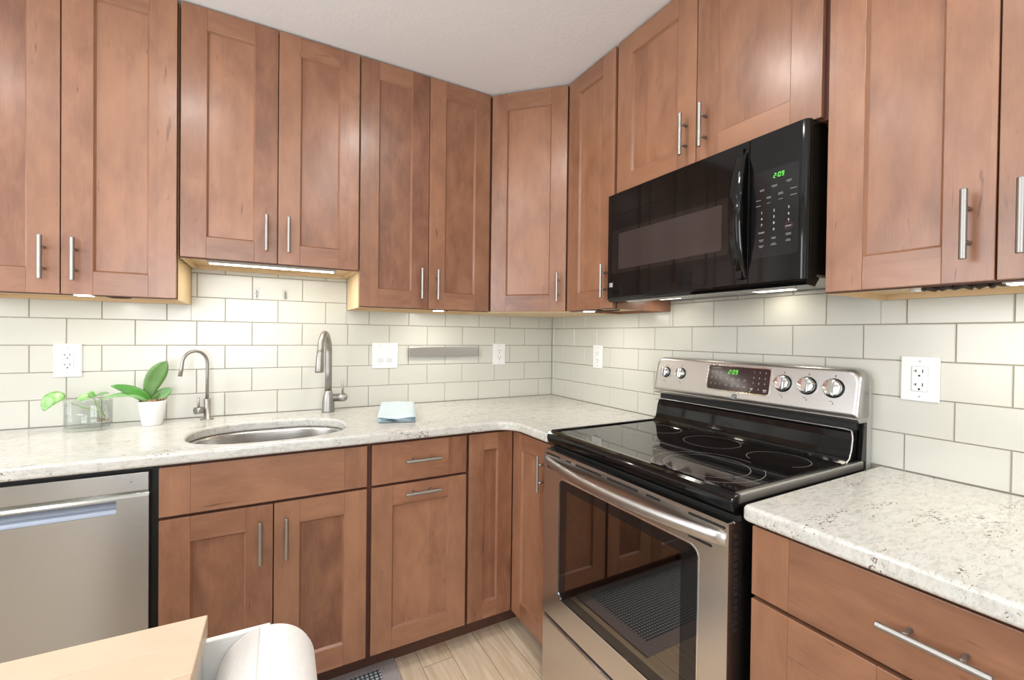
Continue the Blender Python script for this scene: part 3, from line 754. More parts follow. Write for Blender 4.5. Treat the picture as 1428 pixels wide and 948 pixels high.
# ---------------------------------------------------------------- under-cabinet lights
LG = 'under-cabinet lights'
def puck(xf, a, d, z, label, w=0.055, power=UC_POWER):
    r = thing('under_cabinet_light', label, 'light', xf(a, d, z), LG)
    b = MB(xf); b.box((a - w / 2, d - 0.022, z - 0.010), (a + w / 2, d + 0.022, z)); b.build('housing', 'grille', r, bevel=0.002)
    b = MB(xf); b.box((a - w / 2 + 0.006, d - 0.016, z - 0.0125), (a + w / 2 - 0.006, d + 0.016, z - 0.0099)); b.build('diffuser', 'led', r)
    p = xf(a, d, z); l = area_light('lamp_glow', (0, 0, -0.0135), (0, 0, 0), 0.05, 0.03, power, (1.0, 0.95, 0.86), r)
    return r
def cable(xf, pts, label, rad=0.003):
    b = MB(xf); b.tube(pts, rad, 8); return tag(b.build('light_cable', 'cord'), label, 'cable')
zc_ = 1.4095
puck(BACK, -2.110, 0.30, zc_, 'small lit lamp under the far left wall cabinet')
puck(BACK, -0.832, 0.225, zc_, 'small lit lamp under the cabinet above the knife strip')
puck(RIGHT, 0.665, 0.245, zc_, 'small lit lamp under the narrow cabinet left of the microwave')
puck(RIGHT, 2.050, 0.235, zc_, 'small lit lamp under the cabinet at the right picture edge', w=0.10)
# LED bar over the sink
r = thing('under_cabinet_light', 'long lit LED bar under the short cabinet above the sink', 'light', (-1.54, -0.235, 1.562), LG)
b = MB(); b.box((-1.775, -0.262, 1.549), (-1.310, -0.215, 1.5625)); b.build('housing', 'grille', r, bevel=0.002)
b = MB(); b.box((-1.768, -0.236, 1.5465), (-1.317, -0.2175, 1.5492)); b.build('diffuser', 'led', r)
area_light('lamp_glow', (0.0, 0.005, -0.018), (0, 0, 0), 0.45, 0.02, 1.7, (1.0, 0.95, 0.84), r)
cable(BACK, [(-2.075, 0.255, 1.405), (-2.06, 0.20, 1.402), (-2.04, 0.17, 1.4035), (-2.02, 0.15, 1.406)], 'short dark cable beside the far left under-cabinet lamp')
cable(BACK, [(-0.79, 0.235, 1.405), (-0.78, 0.20, 1.401), (-0.765, 0.16, 1.4035), (-0.75, 0.13, 1.406)], 'short dark cable beside the lamp above the knife strip')
cable(RIGHT, [(0.70, 0.23, 1.405), (0.72, 0.20, 1.401), (0.74, 0.17, 1.4035), (0.77, 0.15, 1.406)], 'short dark cable beside the lamp left of the microwave')
r = thing('light_cable', 'thick bundled dark cable with a pale plug under the right cabinet', 'cable', (-0.235, -1.92, 1.395))
b = MB(RIGHT)
b.tube([(1.870 + 0.0085 * k, 0.230 + 0.009 * math.sin(k * 1.9), 1.4015 + 0.003 * math.sin(k * 2.7)) for k in range(17)], [0.0065 + 0.0022 * math.sin(k * 3.1) for k in range(16)] + [0.003], 10); b.build('bundle', 'cord', r)
b = MB(RIGHT); b.tube([(1.845, 0.229, 1.402), (1.872, 0.229, 1.402)], 0.0065, 10); b.build('plug', 'white', r)

# ---------------------------------------------------------------- lettering helpers
def text_mesh(body, size, name, m, parent, place, align='CENTER'):
    """place(u, v) -> world point for text-plane coordinates (metres)"""
    cu = bpy.data.curves.new('txt', 'FONT'); cu.body = body; cu.size = size; cu.align_x = align; cu.align_y = 'CENTER'; cu.resolution_u = 2
    o = bpy.data.objects.new('txt', cu); COL.objects.link(o)
    dg = bpy.context.evaluated_depsgraph_get(); me = bpy.data.meshes.new_from_object(o.evaluated_get(dg))
    bpy.data.objects.remove(o); bpy.data.curves.remove(cu)
    b = MB()
    vs = [b.bm.verts.new(Vector(place(v.co.x, v.co.y))) for v in me.vertices]
    for p in me.polygons:
        try: b.bm.faces.new([vs[i] for i in p.vertices])
        except ValueError: pass
    bpy.data.meshes.remove(me)
    return b.build(name, m, parent, recalc=False)
SEG = {'0': 'abcdef', '1': 'bc', '2': 'abged', '9': 'abcdfg'}
def seven(body, h, place, name, parent):
    w = h * 0.52; t = h * 0.13; b = MB(); x = 0
    tot = sum(h * 0.28 if c == ':' else w + h * 0.20 for c in body) - h * 0.20
    x = -tot / 2
    def q(x0, y0, x1, y1):
        sk = lambda xx, yy: place(xx + yy * 0.12, yy)
        b.face([sk(x0, y0), sk(x1, y0), sk(x1, y1), sk(x0, y1)])
    for c in body:
        if c == ':':
            for yy in (-h * 0.2, h * 0.2): q(x, yy - t / 2, x + t, yy + t / 2)
            x += h * 0.28; continue
        S = SEG[c]; g = t * 0.2
        if 'a' in S: q(x + t * .6, h / 2 - t, x + w - t * .6, h / 2)
        if 'd' in S: q(x + t * .6, -h / 2, x + w - t * .6, -h / 2 + t)
        if 'g' in S: q(x + t * .6, -t / 2, x + w - t * .6, t / 2)
        if 'f' in S: q(x, g, x + t, h / 2 - g)
        if 'b' in S: q(x + w - t, g, x + w, h / 2 - g)
        if 'e' in S: q(x, -h / 2 + g, x + t, -g)
        if 'c' in S: q(x + w - t, -h / 2 + g, x + w, -g)
        x += w + h * 0.20
    return b.build(name, 'green', parent, recalc=False)

# ---------------------------------------------------------------- microwave
r = thing('microwave', 'black over-the-range microwave with a green clock, under the short cabinet', 'microwave', (-0.2, -1.305, 1.435))
b = MB(RIGHT); b.box((0.9300, 0.002, 1.4490), (1.6820, 0.3180, 1.8440)); b.build('case', 'black', r, bevel=0.002)
b = MB(RIGHT); b.box((0.9350, 0.020, 1.4440), (1.6780, 0.315, 1.4492)); und = b.build('underside_panel', 'grille', r)
XF = 0.370
b = MB(RIGHT); b.prism([(0.9275, XF - 0.006), (0.9335, XF), (1.5270, XF), (1.5270, 0.3190), (0.9275, 0.3190)], 2, 1.436, 1.846); door = b.build('door', 'black', r, bevel=0.0015)
pr_ = [(1.5290, 0.3190), (1.5290, XF)] + [(1.670 + 0.014 * math.sin(t), XF - 0.014 + 0.014 * math.cos(t)) for t in [PI / 2 * k / 6 for k in range(7)]] + [(1.684, 0.3190)]
b = MB(RIGHT); b.prism(pr_, 2, 1.436, 1.846); cp = b.build('control_side', 'black', r, bevel=0.0008)
# sloped lower lip
b = MB(RIGHT); b.prism([(0.3680, 1.4358), (0.3660, 1.4310), (0.355, 1.4215), (0.320, 1.4180), (0.300, 1.4405), (0.300, 1.4435), (0.318, 1.4435), (0.319, 1.4358)], 0, 0.930, 1.680); b.build('bottom_lip', 'black', r)
# raised panel lines in the door
b = MB(RIGHT)
b.box((0.9335, XF, 1.7590), (1.5265, XF + 0.0010, 1.7620)); b.box((0.9335, XF, 1.5160), (1.5265, XF + 0.0010, 1.5185))
b.build('door_ridge', 'black', door)
b = MB(RIGHT); b.prism(rrect(0.958, 1.5300, 1.466, 1.7000, 0.008), 1, XF, XF + 0.0008); b.build('window_border', 'blackglass', door)
b = MB(RIGHT); b.prism(rrect(0.996, 1.5450, 1.4430, 1.6840, 0.006), 1, XF + 0.0008, XF + 0.0014); b.build('window', 'mwin', door)
# bowed handle
b = MB(); n_ = 16; ring = []
for k in range(n_ + 1):
    t = k / n_; z = 1.450 + (1.826 - 1.450) * t
    bow = math.sin(PI * t) ** 0.75
    xo = -(XF + 0.001 + 0.046 * bow); th = 0.010 + 0.006 * bow; hw = 0.0135 + 0.0065 * bow
    ycen = -1.508
    ring.append([b.bm.verts.new((xx, ycen + yy, z)) for xx, yy in ((xo, -hw * .6), (xo, hw * .6), (xo + th * .4, hw), (xo + th, hw), (xo + th, -hw), (xo + th * .4, -hw))])
for A, B in zip(ring[:-1], ring[1:]):
    for i in range(6): f = b.bm.faces.new((A[i], A[(i + 1) % 6], B[(i + 1) % 6], B[i])); f.smooth = True
b.bm.faces.new(ring[0]); b.bm.faces.new(ring[-1])
for (z0, z1) in ((1.452, 1.475), (1.800, 1.824)):
    b.box((-XF - 0.016, -1.518, z0), (-XF + 0.0005, -1.498, z1))
b.build('handle', 'black', door, bevel=0.001, seg=2)
# touch panel
b = MB(RIGHT); b.prism(rrect(1.5370, 1.5050, 1.6640, 1.7440, 0.007), 1, XF, XF + 0.0010); tp = b.build('touch_panel', 'mwpanel', cp)
mp = lambda yc, zc: (lambda u, v: (-(XF + 0.0014), -(yc + u), zc + v))
seven('2:09', 0.0125, mp(1.6110, 1.7230), 'clock_digits', tp)
cols = (1.566, 1.600, 1.6385)
for i, n in enumerate('123456789'):
    text_mesh(n, 0.0095, 'key_number', 'legend', tp, mp(cols[i % 3] + (0.0), 1.6290 - 0.0170 * (i // 3)))
text_mesh('0', 0.0095, 'key_number', 'legend', tp, mp(cols[1], 1.6290 - 0.0510))
b = MB(RIGHT)
D = XF + 0.0014
for (yc, zc, w_) in [(1.566, 1.693, .013), (1.600, 1.697, .016), (1.6385, 1.7005, .015), (1.566, 1.690, .011), (1.600, 1.6935, .013), (1.6385, 1.697, .010),
                     (1.556, 1.6655, .014), (1.585, 1.6690, .012), (1.617, 1.6725, .012), (1.650, 1.676, .016), (1.585, 1.6660, .012), (1.617, 1.6690, .014),
                     (1.556, 1.6500, .014), (1.585, 1.6525, .010), (1.617, 1.6560, .011), (1.650, 1.6590, .016),
                     (1.566, 1.5545, .014), (1.600, 1.5560, .013), (1.6385, 1.5600, .014), (1.566, 1.5510, .010), (1.600, 1.5530, .010), (1.6385, 1.5565, .014),
                     (1.566, 1.5380, .015), (1.600, 1.5400, .010), (1.6385, 1.5440, .010), (1.566, 1.5345, .010), (1.600, 1.5365, .016), (1.6385, 1.5405, .013)]:
    b.face([(yc - w_ / 2, D, zc - 0.0007), (yc + w_ / 2, D, zc - 0.0007), (yc + w_ / 2, D, zc + 0.0007), (yc - w_ / 2, D, zc + 0.0007)])
b.build('key_legend', 'dimlegend', tp)
text_mesh('START', 0.0060, 'key_word', 'legend', tp, mp(cols[0], 1.5740)); text_mesh('STOP', 0.0062, 'key_word', 'legend', tp, mp(cols[2], 1.5790))
b = MB(RIGHT)
for k in range(24):
    a0, a1 = 2 * PI * k / 24, 2 * PI * (k + 1) / 24
    P = lambda a, q: (cols[2] + q * math.cos(a), D, 1.5795 + q * 0.85 * math.sin(a))
    b.face([P(a0, .0105), P(a1, .0105), P(a1, .0112), P(a0, .0112)])
b.build('key_ring', 'redlegend', tp)
# square emblem: pale frame with slanted strokes
def emblem(parent, place, s, m_bg, m_fg):
    b = MB(); b.face([place(-s / 2, -s / 2), place(s / 2, -s / 2), place(s / 2, s / 2), place(-s / 2, s / 2)]); e = b.build('emblem', m_bg, parent)
    pl = lambda u, v: Vector(place(u, v)) + (Vector(place(u, v, 1)) - Vector(place(u, v)))
    b = MB(); w = s * 0.09
    for (x0, y0, x1, y1) in ((-.5, .5, .5, .41), (-.5, -.41, .5, -.5)):
        b.face([pl(x0 * s, y0 * s), pl(x1 * s, y0 * s), pl(x1 * s, y1 * s), pl(x0 * s, y1 * s)])
    for (x0, y0, x1, y1) in ((-.42, .28, .10, .06), (.10, .06, .42, .26), (-.42, .02, .02, -.16), (.02, -.16, .42, -.02), (-.42, -.22, .0, -.34)):
        b.face([pl(x0 * s, y0 * s), pl(x1 * s, y1 * s), pl(x1 * s, y1 * s - w), pl(x0 * s, y0 * s - w)])
    b.build('emblem_mark', m_fg, e)
emblem(door, lambda u, v, k=0: (-(XF + 0.0010 + 0.0004 * k), -(0.955 + u), 1.487 + v), 0.019, 'legend', 'darkmark')
for (y0, y1, x0, x1) in ((0.962, 1.062, 0.090, 0.150), (1.372, 1.490, 0.050, 0.105)):
    b = MB(RIGHT); b.box((y0, x0, 1.4415), (y1, x1, 1.4442)); b.build('lamp_lens', 'led_soft', und)
    area_light('lamp_glow', ((-(x0 + x1) / 2) + 0.2, -(y0 + y1) / 2 + 1.305, 0.004), (0, 0, 0), 0.08, 0.04, 0.16, (1.0, 0.9, 0.75), r)
# top vent slots
b = MB(RIGHT)
for k in range(26): b.box((0.96 + k * 0.027, 0.33, 1.8455), (0.98 + k * 0.027, 0.36, 1.8468))
b.build('vent', 'blackmat', r)

# ---------------------------------------------------------------- range
r = thing('electric_range', 'stainless and black freestanding electric range with a glass cooktop', 'range', (-0.33, -1.305, FLOOR))
RY_0, RY_1 = 0.9285, 1.6835
b = MB(RIGHT); b.box((RY_0 + .004, 0.012, FLOOR + 0.018), (RY_1 - .004, 0.615, 0.895)); b.build('body', 'blackmat', r, bevel=0.002)
for (a, d) in ((0.96, 0.06), (1.65, 0.06), (0.96, 0.58), (1.65, 0.58)):
    b = MB(RIGHT); b.tube([(a, d, FLOOR), (a, d, FLOOR + 0.022)], 0.014, 12); b.build('foot', 'blackmat', r)
# cooktop frame: rounded black front, steel side trims
b = MB(RIGHT); b.prism([(0.036, 0.892), (0.036, 0.9225), (0.600, 0.9225), (0.628, 0.9265), (0.642, 0.9235), (0.6505, 0.915), (0.6525, 0.902), (0.648, 0.888), (0.636, 0.876), (0.61, 0.872), (0.61, 0.892)], 0, RY_0 + 0.001, RY_1 - 0.001)
ct = b.build('cooktop', 'black', r, bevel=0.004, seg=3)
b = MB(RIGHT); b.box((RY_0 + 0.028, 0.075, 0.9220), (RY_1 - 0.024, 0.612, 0.9238)); gl = b.build('cooktop_glass', 'blackglass', ct, bevel=0.0006)
b = MB(RIGHT); b.prism(rrect(RY_1 - 0.012, 0.9030, RY_1 + 0.003, 0.9285, 0.004, 3), 1, 0.055, 0.628)
b.build('side_trim', 'steel', ct)
b = MB(RIGHT); b.prism(rrect(RY_0 - 0.003, 0.9030, RY_0 + 0.012, 0.9285, 0.004, 3), 1, 0.055, 0.628); b.build('side_trim', 'black', ct)
def ringm(cx, cy, R, w=0.0016, a0=0, a1=2 * PI, nm='burner_ring'):
    b = MB(); n = 72
    for k in range(n):
        t0, t1 = a0 + (a1 - a0) * k / n, a0 + (a1 - a0) * (k + 1) / n
        P = lambda t, q: (cx + q * math.cos(t), cy + q * math.sin(t), 0.9240)
        b.face([P(t0, R - w / 2), P(t1, R - w / 2), P(t1, R + w / 2), P(t0, R + w / 2)])
    return b.build(nm, 'ring', gl)
ringm(-0.232, -1.318, 0.090); ringm(-0.490, -1.490, 0.112); ringm(-0.493, -1.493, 0.146, a0=-0.3, a1=PI * 1.75); ringm(-0.240, -1.548, 0.083, a0=-2.2, a1=2.6); ringm(-0.500, -1.155, 0.112); ringm(-0.225, -1.085, 0.078)
# riser behind the glass
b = MB(RIGHT)
prof = [(0.125, 0.9205), (0.112, 0.9300), (0.100, 0.938), (0.094, 0.955), (0.088, 0.990), (0.080, 1.010), (0.070, 1.0160), (0.036, 1.0160), (0.036, 0.9205)]
b.prism(prof, 0, RY_0 + 0.014, RY_1 - 0.014); rs = b.build('riser', 'black', r, bevel=0.002)
b = MB(RIGHT); pth = [(RY_1 - 0.008, 0.130, 0.929), (RY_1 - 0.008, 0.112, 0.939), (RY_1 - 0.008, 0.101, 0.960), (RY_1 - 0.008, 0.094, 0.995), (RY_1 - 0.014, 0.087, 1.0165), (RY_1 - 0.03, 0.085, 1.0185), (RY_0 + 0.03, 0.085, 1.0185), (RY_0 + 0.012, 0.090, 1.012)]
b.tube(pth, 0.0022, 8); b.build('edge_bead', 'steel', rs)
b = MB(RIGHT); b.box((RY_0 + 0.012, 0.020, 1.0160), (RY_1 - 0.012, 0.066, 1.050)); b.build('shadow_gap', 'blackmat', rs)
# backguard shell
sy = -0.1905  # x change per z of the leaning face
def bgp(a, z, d=0.0):   # point on the leaning control face
    x = 0.066 + (1.187 - z) * 0.1905
    return (-(x + d), -a, z + d * 0.19)
b = MB()
out = rrect(RY_0 - 0.004, 1.054, RY_1 + 0.004, 1.1965, (0.004, 0.004, 0.034, 0.030), 8)
n = len(out)
def shell_ring(sc_in, d):
    pts = []
    for (a, z) in out:
        ca, czz = (RY_0 + RY_1) / 2, 1.125
        aa = a - math.copysign(min(abs(a - ca), sc_in), a - ca) if False else a
        # shrink outline by sc_in
        k1 = (abs(a - ca) - sc_in) / abs(a - ca); k2 = (abs(z - czz) - sc_in) / max(abs(z - czz), 1e-4)
        pts.append((ca + (a - ca) * k1, czz + (z - czz) * max(k2, 0.0), d))
    return pts
rg = []
for inset, d in ((0.013, 0.0040), (0.0075, 0.0030), (0.003, 0.0), (0.0005, -0.005), (0.0, -0.012)):
    rg.append([b.bm.verts.new(bgp(a, z, d)) for (a, z, d) in shell_ring(inset, d)])
rg.append([b.bm.verts.new((-0.030, -a, z)) for (a, z, d) in shell_ring(0.0, 0)])
for A, B in zip(rg[:-1], rg[1:]):
    for i in range(n):
        f = b.bm.faces.new((A[i], A[(i + 1) % n], B[(i + 1) % n], B[i])); f.smooth = True
b.bm.faces.new(rg[0]); b.bm.faces.new(rg[-1])
bg = b.build('backguard', 'steel', r)
b = MB(RIGHT); b.prism([(0.0900, 1.0545), (0.0920, 1.0520), (0.0860, 1.0430), (0.0780, 1.0395), (0.034, 1.0395), (0.034, 1.0545)], 0, RY_0 - 0.003, RY_1 + 0.003); b.build('lower_bend', 'steel', bg, bevel=0.003, seg=3)
b = MB(RIGHT); b.prism(rrect(RY_0 + 0.002, 0.895, RY_1 + 0.001, 1.1800, (0.0, 0.0, 0.03, 0.03), 6), 1, 0.004, 0.0300); b.build('backguard_rear', 'grille', r)
b = MB(RIGHT); b.prism([(0.058, 0.935), (0.030, 1.160), (0.024, 1.160), (0.024, 0.900), (0.058, 0.900)], 0, RY_1 - 0.0115, RY_1 - 0.0005); b.build('end_cap', 'black', r)
FD = 0.0041
cf = lambda yc, zc: (lambda u, v, k=0: bgp(yc + u, zc + v, FD + 0.0006 + 0.0005 * k))
# display
def bgpoly(pts, d0, d1, name, m, parent, bevel=0):
    b = MB(); A = [b.bm.verts.new(bgp(a, z, d0)) for a, z in pts]; B = [b.bm.verts.new(bgp(a, z, d1)) for a, z in pts]
    b.bm.faces.new(A[::-1]); b.bm.faces.new(B)
    for i in range(len(pts)): b.bm.faces.new((A[i], A[(i + 1) % len(pts)], B[(i + 1) % len(pts)], B[i]))
    return b.build(name, m, parent, bevel=bevel)
bz = bgpoly(rrect(1.184, 1.083, 1.432, 1.1805, 0.012), FD - 0.001, FD + 0.0022, 'display_bezel', 'chrome', bg, 0.0007)
dp = bgpoly(rrect(1.1895, 1.088, 1.4265, 1.1755, 0.009), FD + 0.001, FD + 0.0028, 'display_panel', 'brownpanel', bg)
FD = 0.0066
seven('2:09', 0.0160, cf(1.290, 1.1560), 'clock_digits', dp)
def marks(items, name, m, parent):
    b = MB()
    for (yc, zc, w, h) in items:
        P = cf(yc, zc); b.face([P(-w / 2, -h / 2), P(w / 2, -h / 2), P(w / 2, h / 2), P(-w / 2, h / 2)])
    return b.build(name, m, parent, recalc=False)
it = [(1.222, 1.168, .036, .0022)]
for row, z in enumerate((1.1525, 1.1320, 1.1100)):
    for c_, y in enumerate((1.206, 1.224, 1.242)): it.append((y, z, .008, .0025)); it.append((y, z - .004, .006, .0016))
for z in (1.128, 1.106):
    for y in (1.268, 1.291, 1.315, 1.338): it.append((y, z, .011, .004)); it.append((y, z + .005, .009, .0016))
marks(it, 'key_legend', 'dimlegend', dp)
for i, nn in enumerate('123456789'):
    text_mesh(nn, 0.0085, 'key_number', 'legend', dp, cf(1.370 + 0.0205 * (i % 3), 1.1610 - 0.0190 * (i // 3)))
text_mesh('0', 0.0085, 'key_number', 'legend', dp, cf(1.3905, 1.1030))
marks([(1.366, 1.104, .010, .003), (1.366, 1.099, .007, .002), (1.413, 1.103, .013, .003), (1.413, 1.098, .009, .002), (1.362, 1.0925, .004, .003)], 'key_word', 'legend', dp)
FD = 0.0041
emblem(bg, cf(1.304, 1.0700), 0.019, 'darkmark', 'legend')
KG = None
for i, (yc, rad) in enumerate(((0.982, 0.0205), (1.060, 0.0205), (1.469, 0.0255), (1.544, 0.0255), (1.618, 0.0265))):
    zc = 1.1335; nrm = Vector((-1, 0, 0.19)).normalized(); c = Vector(bgp(yc, zc, FD - 0.001))
    b = MB(); b.lathe(c, [(rad * 1.12, 0), (rad * 1.12, 0.003), (rad * 1.02, 0.0045)], 32, nrm); sk = b.build('knob_skirt', 'black', bg)
    b = MB(); b.lathe(c, [(rad, 0.004), (rad * 0.98, 0.014), (rad * 0.86, 0.018), (0, 0.0185)], 32, nrm)
    # grip bar
    up = Vector((0.19, 0, 1)).normalized(); side = Vector((0, 1, 0)); p0 = c + nrm * 0.018
    vs = []
    for dz, hw, hh in ((0.0, rad * .30, rad * .92), (0.009, rad * .20, rad * .80)):
        vs.append([b.bm.verts.new(p0 + nrm * dz + side * sx * hw + up * sz * hh) for sx, sz in ((-1, -1), (1, -1), (1, 1), (-1, 1))])
    b.bm.faces.new(vs[1])
    for k in range(4): b.bm.faces.new((vs[0][k], vs[0][(k + 1) % 4], vs[1][(k + 1) % 4], vs[1][k]))
    b.build('knob', 'chrome', bg, bevel=0.0005)
    marks([(yc + 0.002, zc + rad * 1.12 + 0.007, .0022, .007)], 'knob_pointer_mark', 'darkmark', bg)
    marks([(yc - 0.004, zc - rad - 0.013, .010, .0012), (yc + 0.002, zc - rad - 0.019, .003, .004)], 'knob_legend', 'darkmark', bg)
# oven door
DX = 0.662
b = MB(RIGHT)
W0, W1, V0, V1 = 1.024, 1.604, 0.350, 0.778   # window opening
DZ0, DZ1 = 0.258, 0.8640
b.prism(rrect(RY_0 + .001, DZ0, RY_1 - .002, DZ1, 0.003, 2), 1, 0.6165, 0.640)
# front frame as a ring with a rounded opening
def ringplate(b, o, i, d0, d1):
    n = len(o)
    for (A, B, dA, dB) in ((o, i, d1, d1), (o, o, d0, d1), (i, i, d0, d1)):
        for k in range(n):
            j = (k + 1) % n
            b.face([(A[k][0], dA, A[k][1]), (A[j][0], dA, A[j][1]), (B[j][0], dB, B[j][1]), (B[k][0], dB, B[k][1])])
ringplate(b, rrect(RY_0 + .001, DZ0, RY_1 - .002, DZ1, 0.006, 6), rrect(W0, V0, W1, V1, 0.030, 6), 0.640, DX)
dr = b.build('oven_door', 'steelv', r)
b = MB(RIGHT); b.prism(rrect(W0 - .004, V0 - .004, W1 + .004, V1 + .004, 0.030, 6), 1, 0.641, DX - 0.0020); ow = b.build('window_glass', 'ovenglass', dr)
b = MB(RIGHT); b.prism(rrect(1.068, 0.388, 1.552, 0.7440, 0.010, 4), 1, DX - 0.0020, DX - 0.0014); b.build('inner_window', 'ovenin', ow)
b = MB(RIGHT); t_ = rrect(W0 - .0015, V0 - .0015, W1 + .0015, V1 + .0015, 0.030, 8); i_ = rrect(W0 + .0015, V0 + .0015, W1 - .0015, V1 - .0015, 0.029, 8)
ringplate(b, t_, i_, DX - 0.002, DX + 0.0012); b.build('window_trim', 'chrome', dr)
for (a0, a1, z) in ((0.942, 1.030, 0.8495), (1.066, 1.096, 0.8495), (1.120, 1.250, 0.8495), (1.276, 1.405, 0.8500), (1.435, 1.485, 0.8505), (1.573, 1.674, 0.8510), (1.573, 1.640, 0.7960), (0.950, 1.000, 0.800)):
    b = MB(RIGHT); b.prism(rrect(a0, z - 0.0032, a1, z + 0.0032, 0.003, 3), 1, DX - 0.002, DX + 0.0006); b.build('vent_slot', 'blackmat', dr)
b = MB(RIGHT)
for k in range(14): b.box((RY_1 - 0.0025, 0.628, 0.835 - 0.0165 * k), (RY_1 - 0.0012, 0.640, 0.826 - 0.0165 * k))
b.build('side_vent', 'hole', dr)
# bowed flat bar handle
b = MB(RIGHT); n_ = 28; ring = []
for k in range(n_ + 1):
    t = k / n_; a = (RY_0 + 0.004) + (RY_1 - 0.004 - RY_0 - 0.006) * t
    bow = math.sin(PI * t) ** 0.8; d = DX + 0.004 + 0.048 * bow; zc = 0.8240
    hh = 0.0165; th = 0.011
    ring.append([b.bm.verts.new(b.P(p)) for p in ((a, d, zc + hh * .72), (a, d - th * .45, zc + hh), (a, d - th, zc + hh * .9), (a, d - th, zc - hh * .9), (a, d - th * .45, zc - hh), (a, d, zc - hh * .72), (a, d + 0.002, zc))])
for A, B in zip(ring[:-1], ring[1:]):
    for i in range(7): f = b.bm.faces.new((A[i], A[(i + 1) % 7], B[(i + 1) % 7], B[i])); f.smooth = True
b.bm.faces.new(ring[0]); b.bm.faces.new(ring[-1])
b.build('handle', 'steel', dr)
# warming drawer with a scooped grip line
b = MB(RIGHT); b.prism(rrect(RY_0 + .001, -0.005, RY_1 - .002, 0.2490, 0.005, 3), 1, 0.6165, DX - 0.002); wd = b.build('storage_drawer', 'steelv', r, bevel=0.001)
b = MB(RIGHT); b.prism([(RY_0 + 0.004, 0.2455)] + [(RY_0 + 0.004 + (RY_1 - RY_0 - 0.010) * k / 20, 0.2455 - 0.070 * math.sin(PI * k / 20) ** 0.8) for k in range(1, 20)] + [(RY_1 - 0.006, 0.2455)], 1, DX - 0.002, DX + 0.004); b.build('drawer_grip', 'steelv', wd, bevel=0.003)
b = MB(RIGHT); b.box((RY_0 + .003, 0.62, 0.2490), (RY_1 - .004, 0.650, 0.2580)); b.build('drawer_gap', 'blackmat', r)

# ---------------------------------------------------------------- dishwasher
r = thing('dishwasher', 'stainless steel dishwasher with a pocket handle left of the sink cabinet', 'dishwasher', (-2.17, -0.3, FLOOR))
b = MB(BACK); b.box((-2.480, 0.02, 0.075), (-1.8580, 0.600, 0.872)); b.box((-2.480, 0.10, FLOOR), (-1.858, 0.54, 0.0745)); b.build('tub', 'blackmat', r)
x0, x1, F = -2.4760, -1.8765, 0.632
b = MB(BACK)
b.box((x0, 0.602, 0.8080), (x1, F, 0.8620)); tb = b.build('control_strip', 'dw', r, bevel=0.0015)
b = MB(BACK); p0, p1, pz0, pz1 = -2.400, -1.9510, 0.7480, 0.7860
b.box((x0, 0.602, 0.085), (x1, F, pz0)); b.box((x0, 0.602, pz0), (p0, F, 0.7900)); b.box((p1, 0.602, pz0), (x1, F, 0.7900)); b.box((p0, 0.602, pz1), (p1, F, 0.7900))
b.build('door_panel', 'dw', r)
b = MB(BACK); b.prism([(0.602, 0.8078), (F - 0.001, 0.8078), (F - 0.0085, 0.7992), (F - 0.001, 0.7902), (0.602, 0.7902)], 0, x0 + .0005, x1 - .0005); b.build('reflective_groove', 'groove', r)
b = MB(BACK); prof = [(0.603, pz0 + .0005), (F - 0.0008, pz0 + .0005), (F - 0.002, pz0 + 0.006), (F - 0.006, pz0 + 0.0105), (F - 0.014, pz0 + 0.016), (0.606, pz0 + 0.034), (0.603, pz0 + 0.036)]
b.prism(prof, 0, p0 + .0003, p1 - .0003); b.build('pocket_handle', 'pocket_bluelit', r)
b = MB(BACK); b.tube([(-1.917, F - .001, 0.837), (-1.917, F + 0.0006, 0.837)], 0.0016, 10); b.build('indicator_dot', 'hole', r)

# ---------------------------------------------------------------- plants, vase, towel
r = thing('glass_vase', 'wide clear glass vase of water on the worktop under the left outlet', 'vase', (-2.146, -0.118, ZC))
vc = (-2.146, -0.118, ZC)
def ovalstack(prof, seg=64):
    b = MB(); rg = []
    for k, z in prof: rg.append([b.bm.verts.new((x, y, ZC + z)) for x, y in superell(vc[:2], 0.0640 * k, 0.0540 * k, 3.6, seg)])
    for A, B in zip(rg[:-1], rg[1:]):
        for i in range(seg): f = b.bm.faces.new((A[i], A[(i + 1) % seg], B[(i + 1) % seg], B[i])); f.smooth = True
    b.bm.faces.new(rg[0]); b.bm.faces.new(rg[-1]); return b
ovalstack([(0.93, 0.0004), (0.98, 0.0022), (1.0, 0.008), (1.0, 0.1165), (0.985, 0.1180), (0.965, 0.1165), (0.962, 0.017), (0.94, 0.013), (0.90, 0.0125)]).build('vessel', 'glass', r)
ovalstack([(0.935, 0.0120), (0.970, 0.018), (0.973, 0.1000), (0.94, 0.0990)]).build('water', 'water', r)

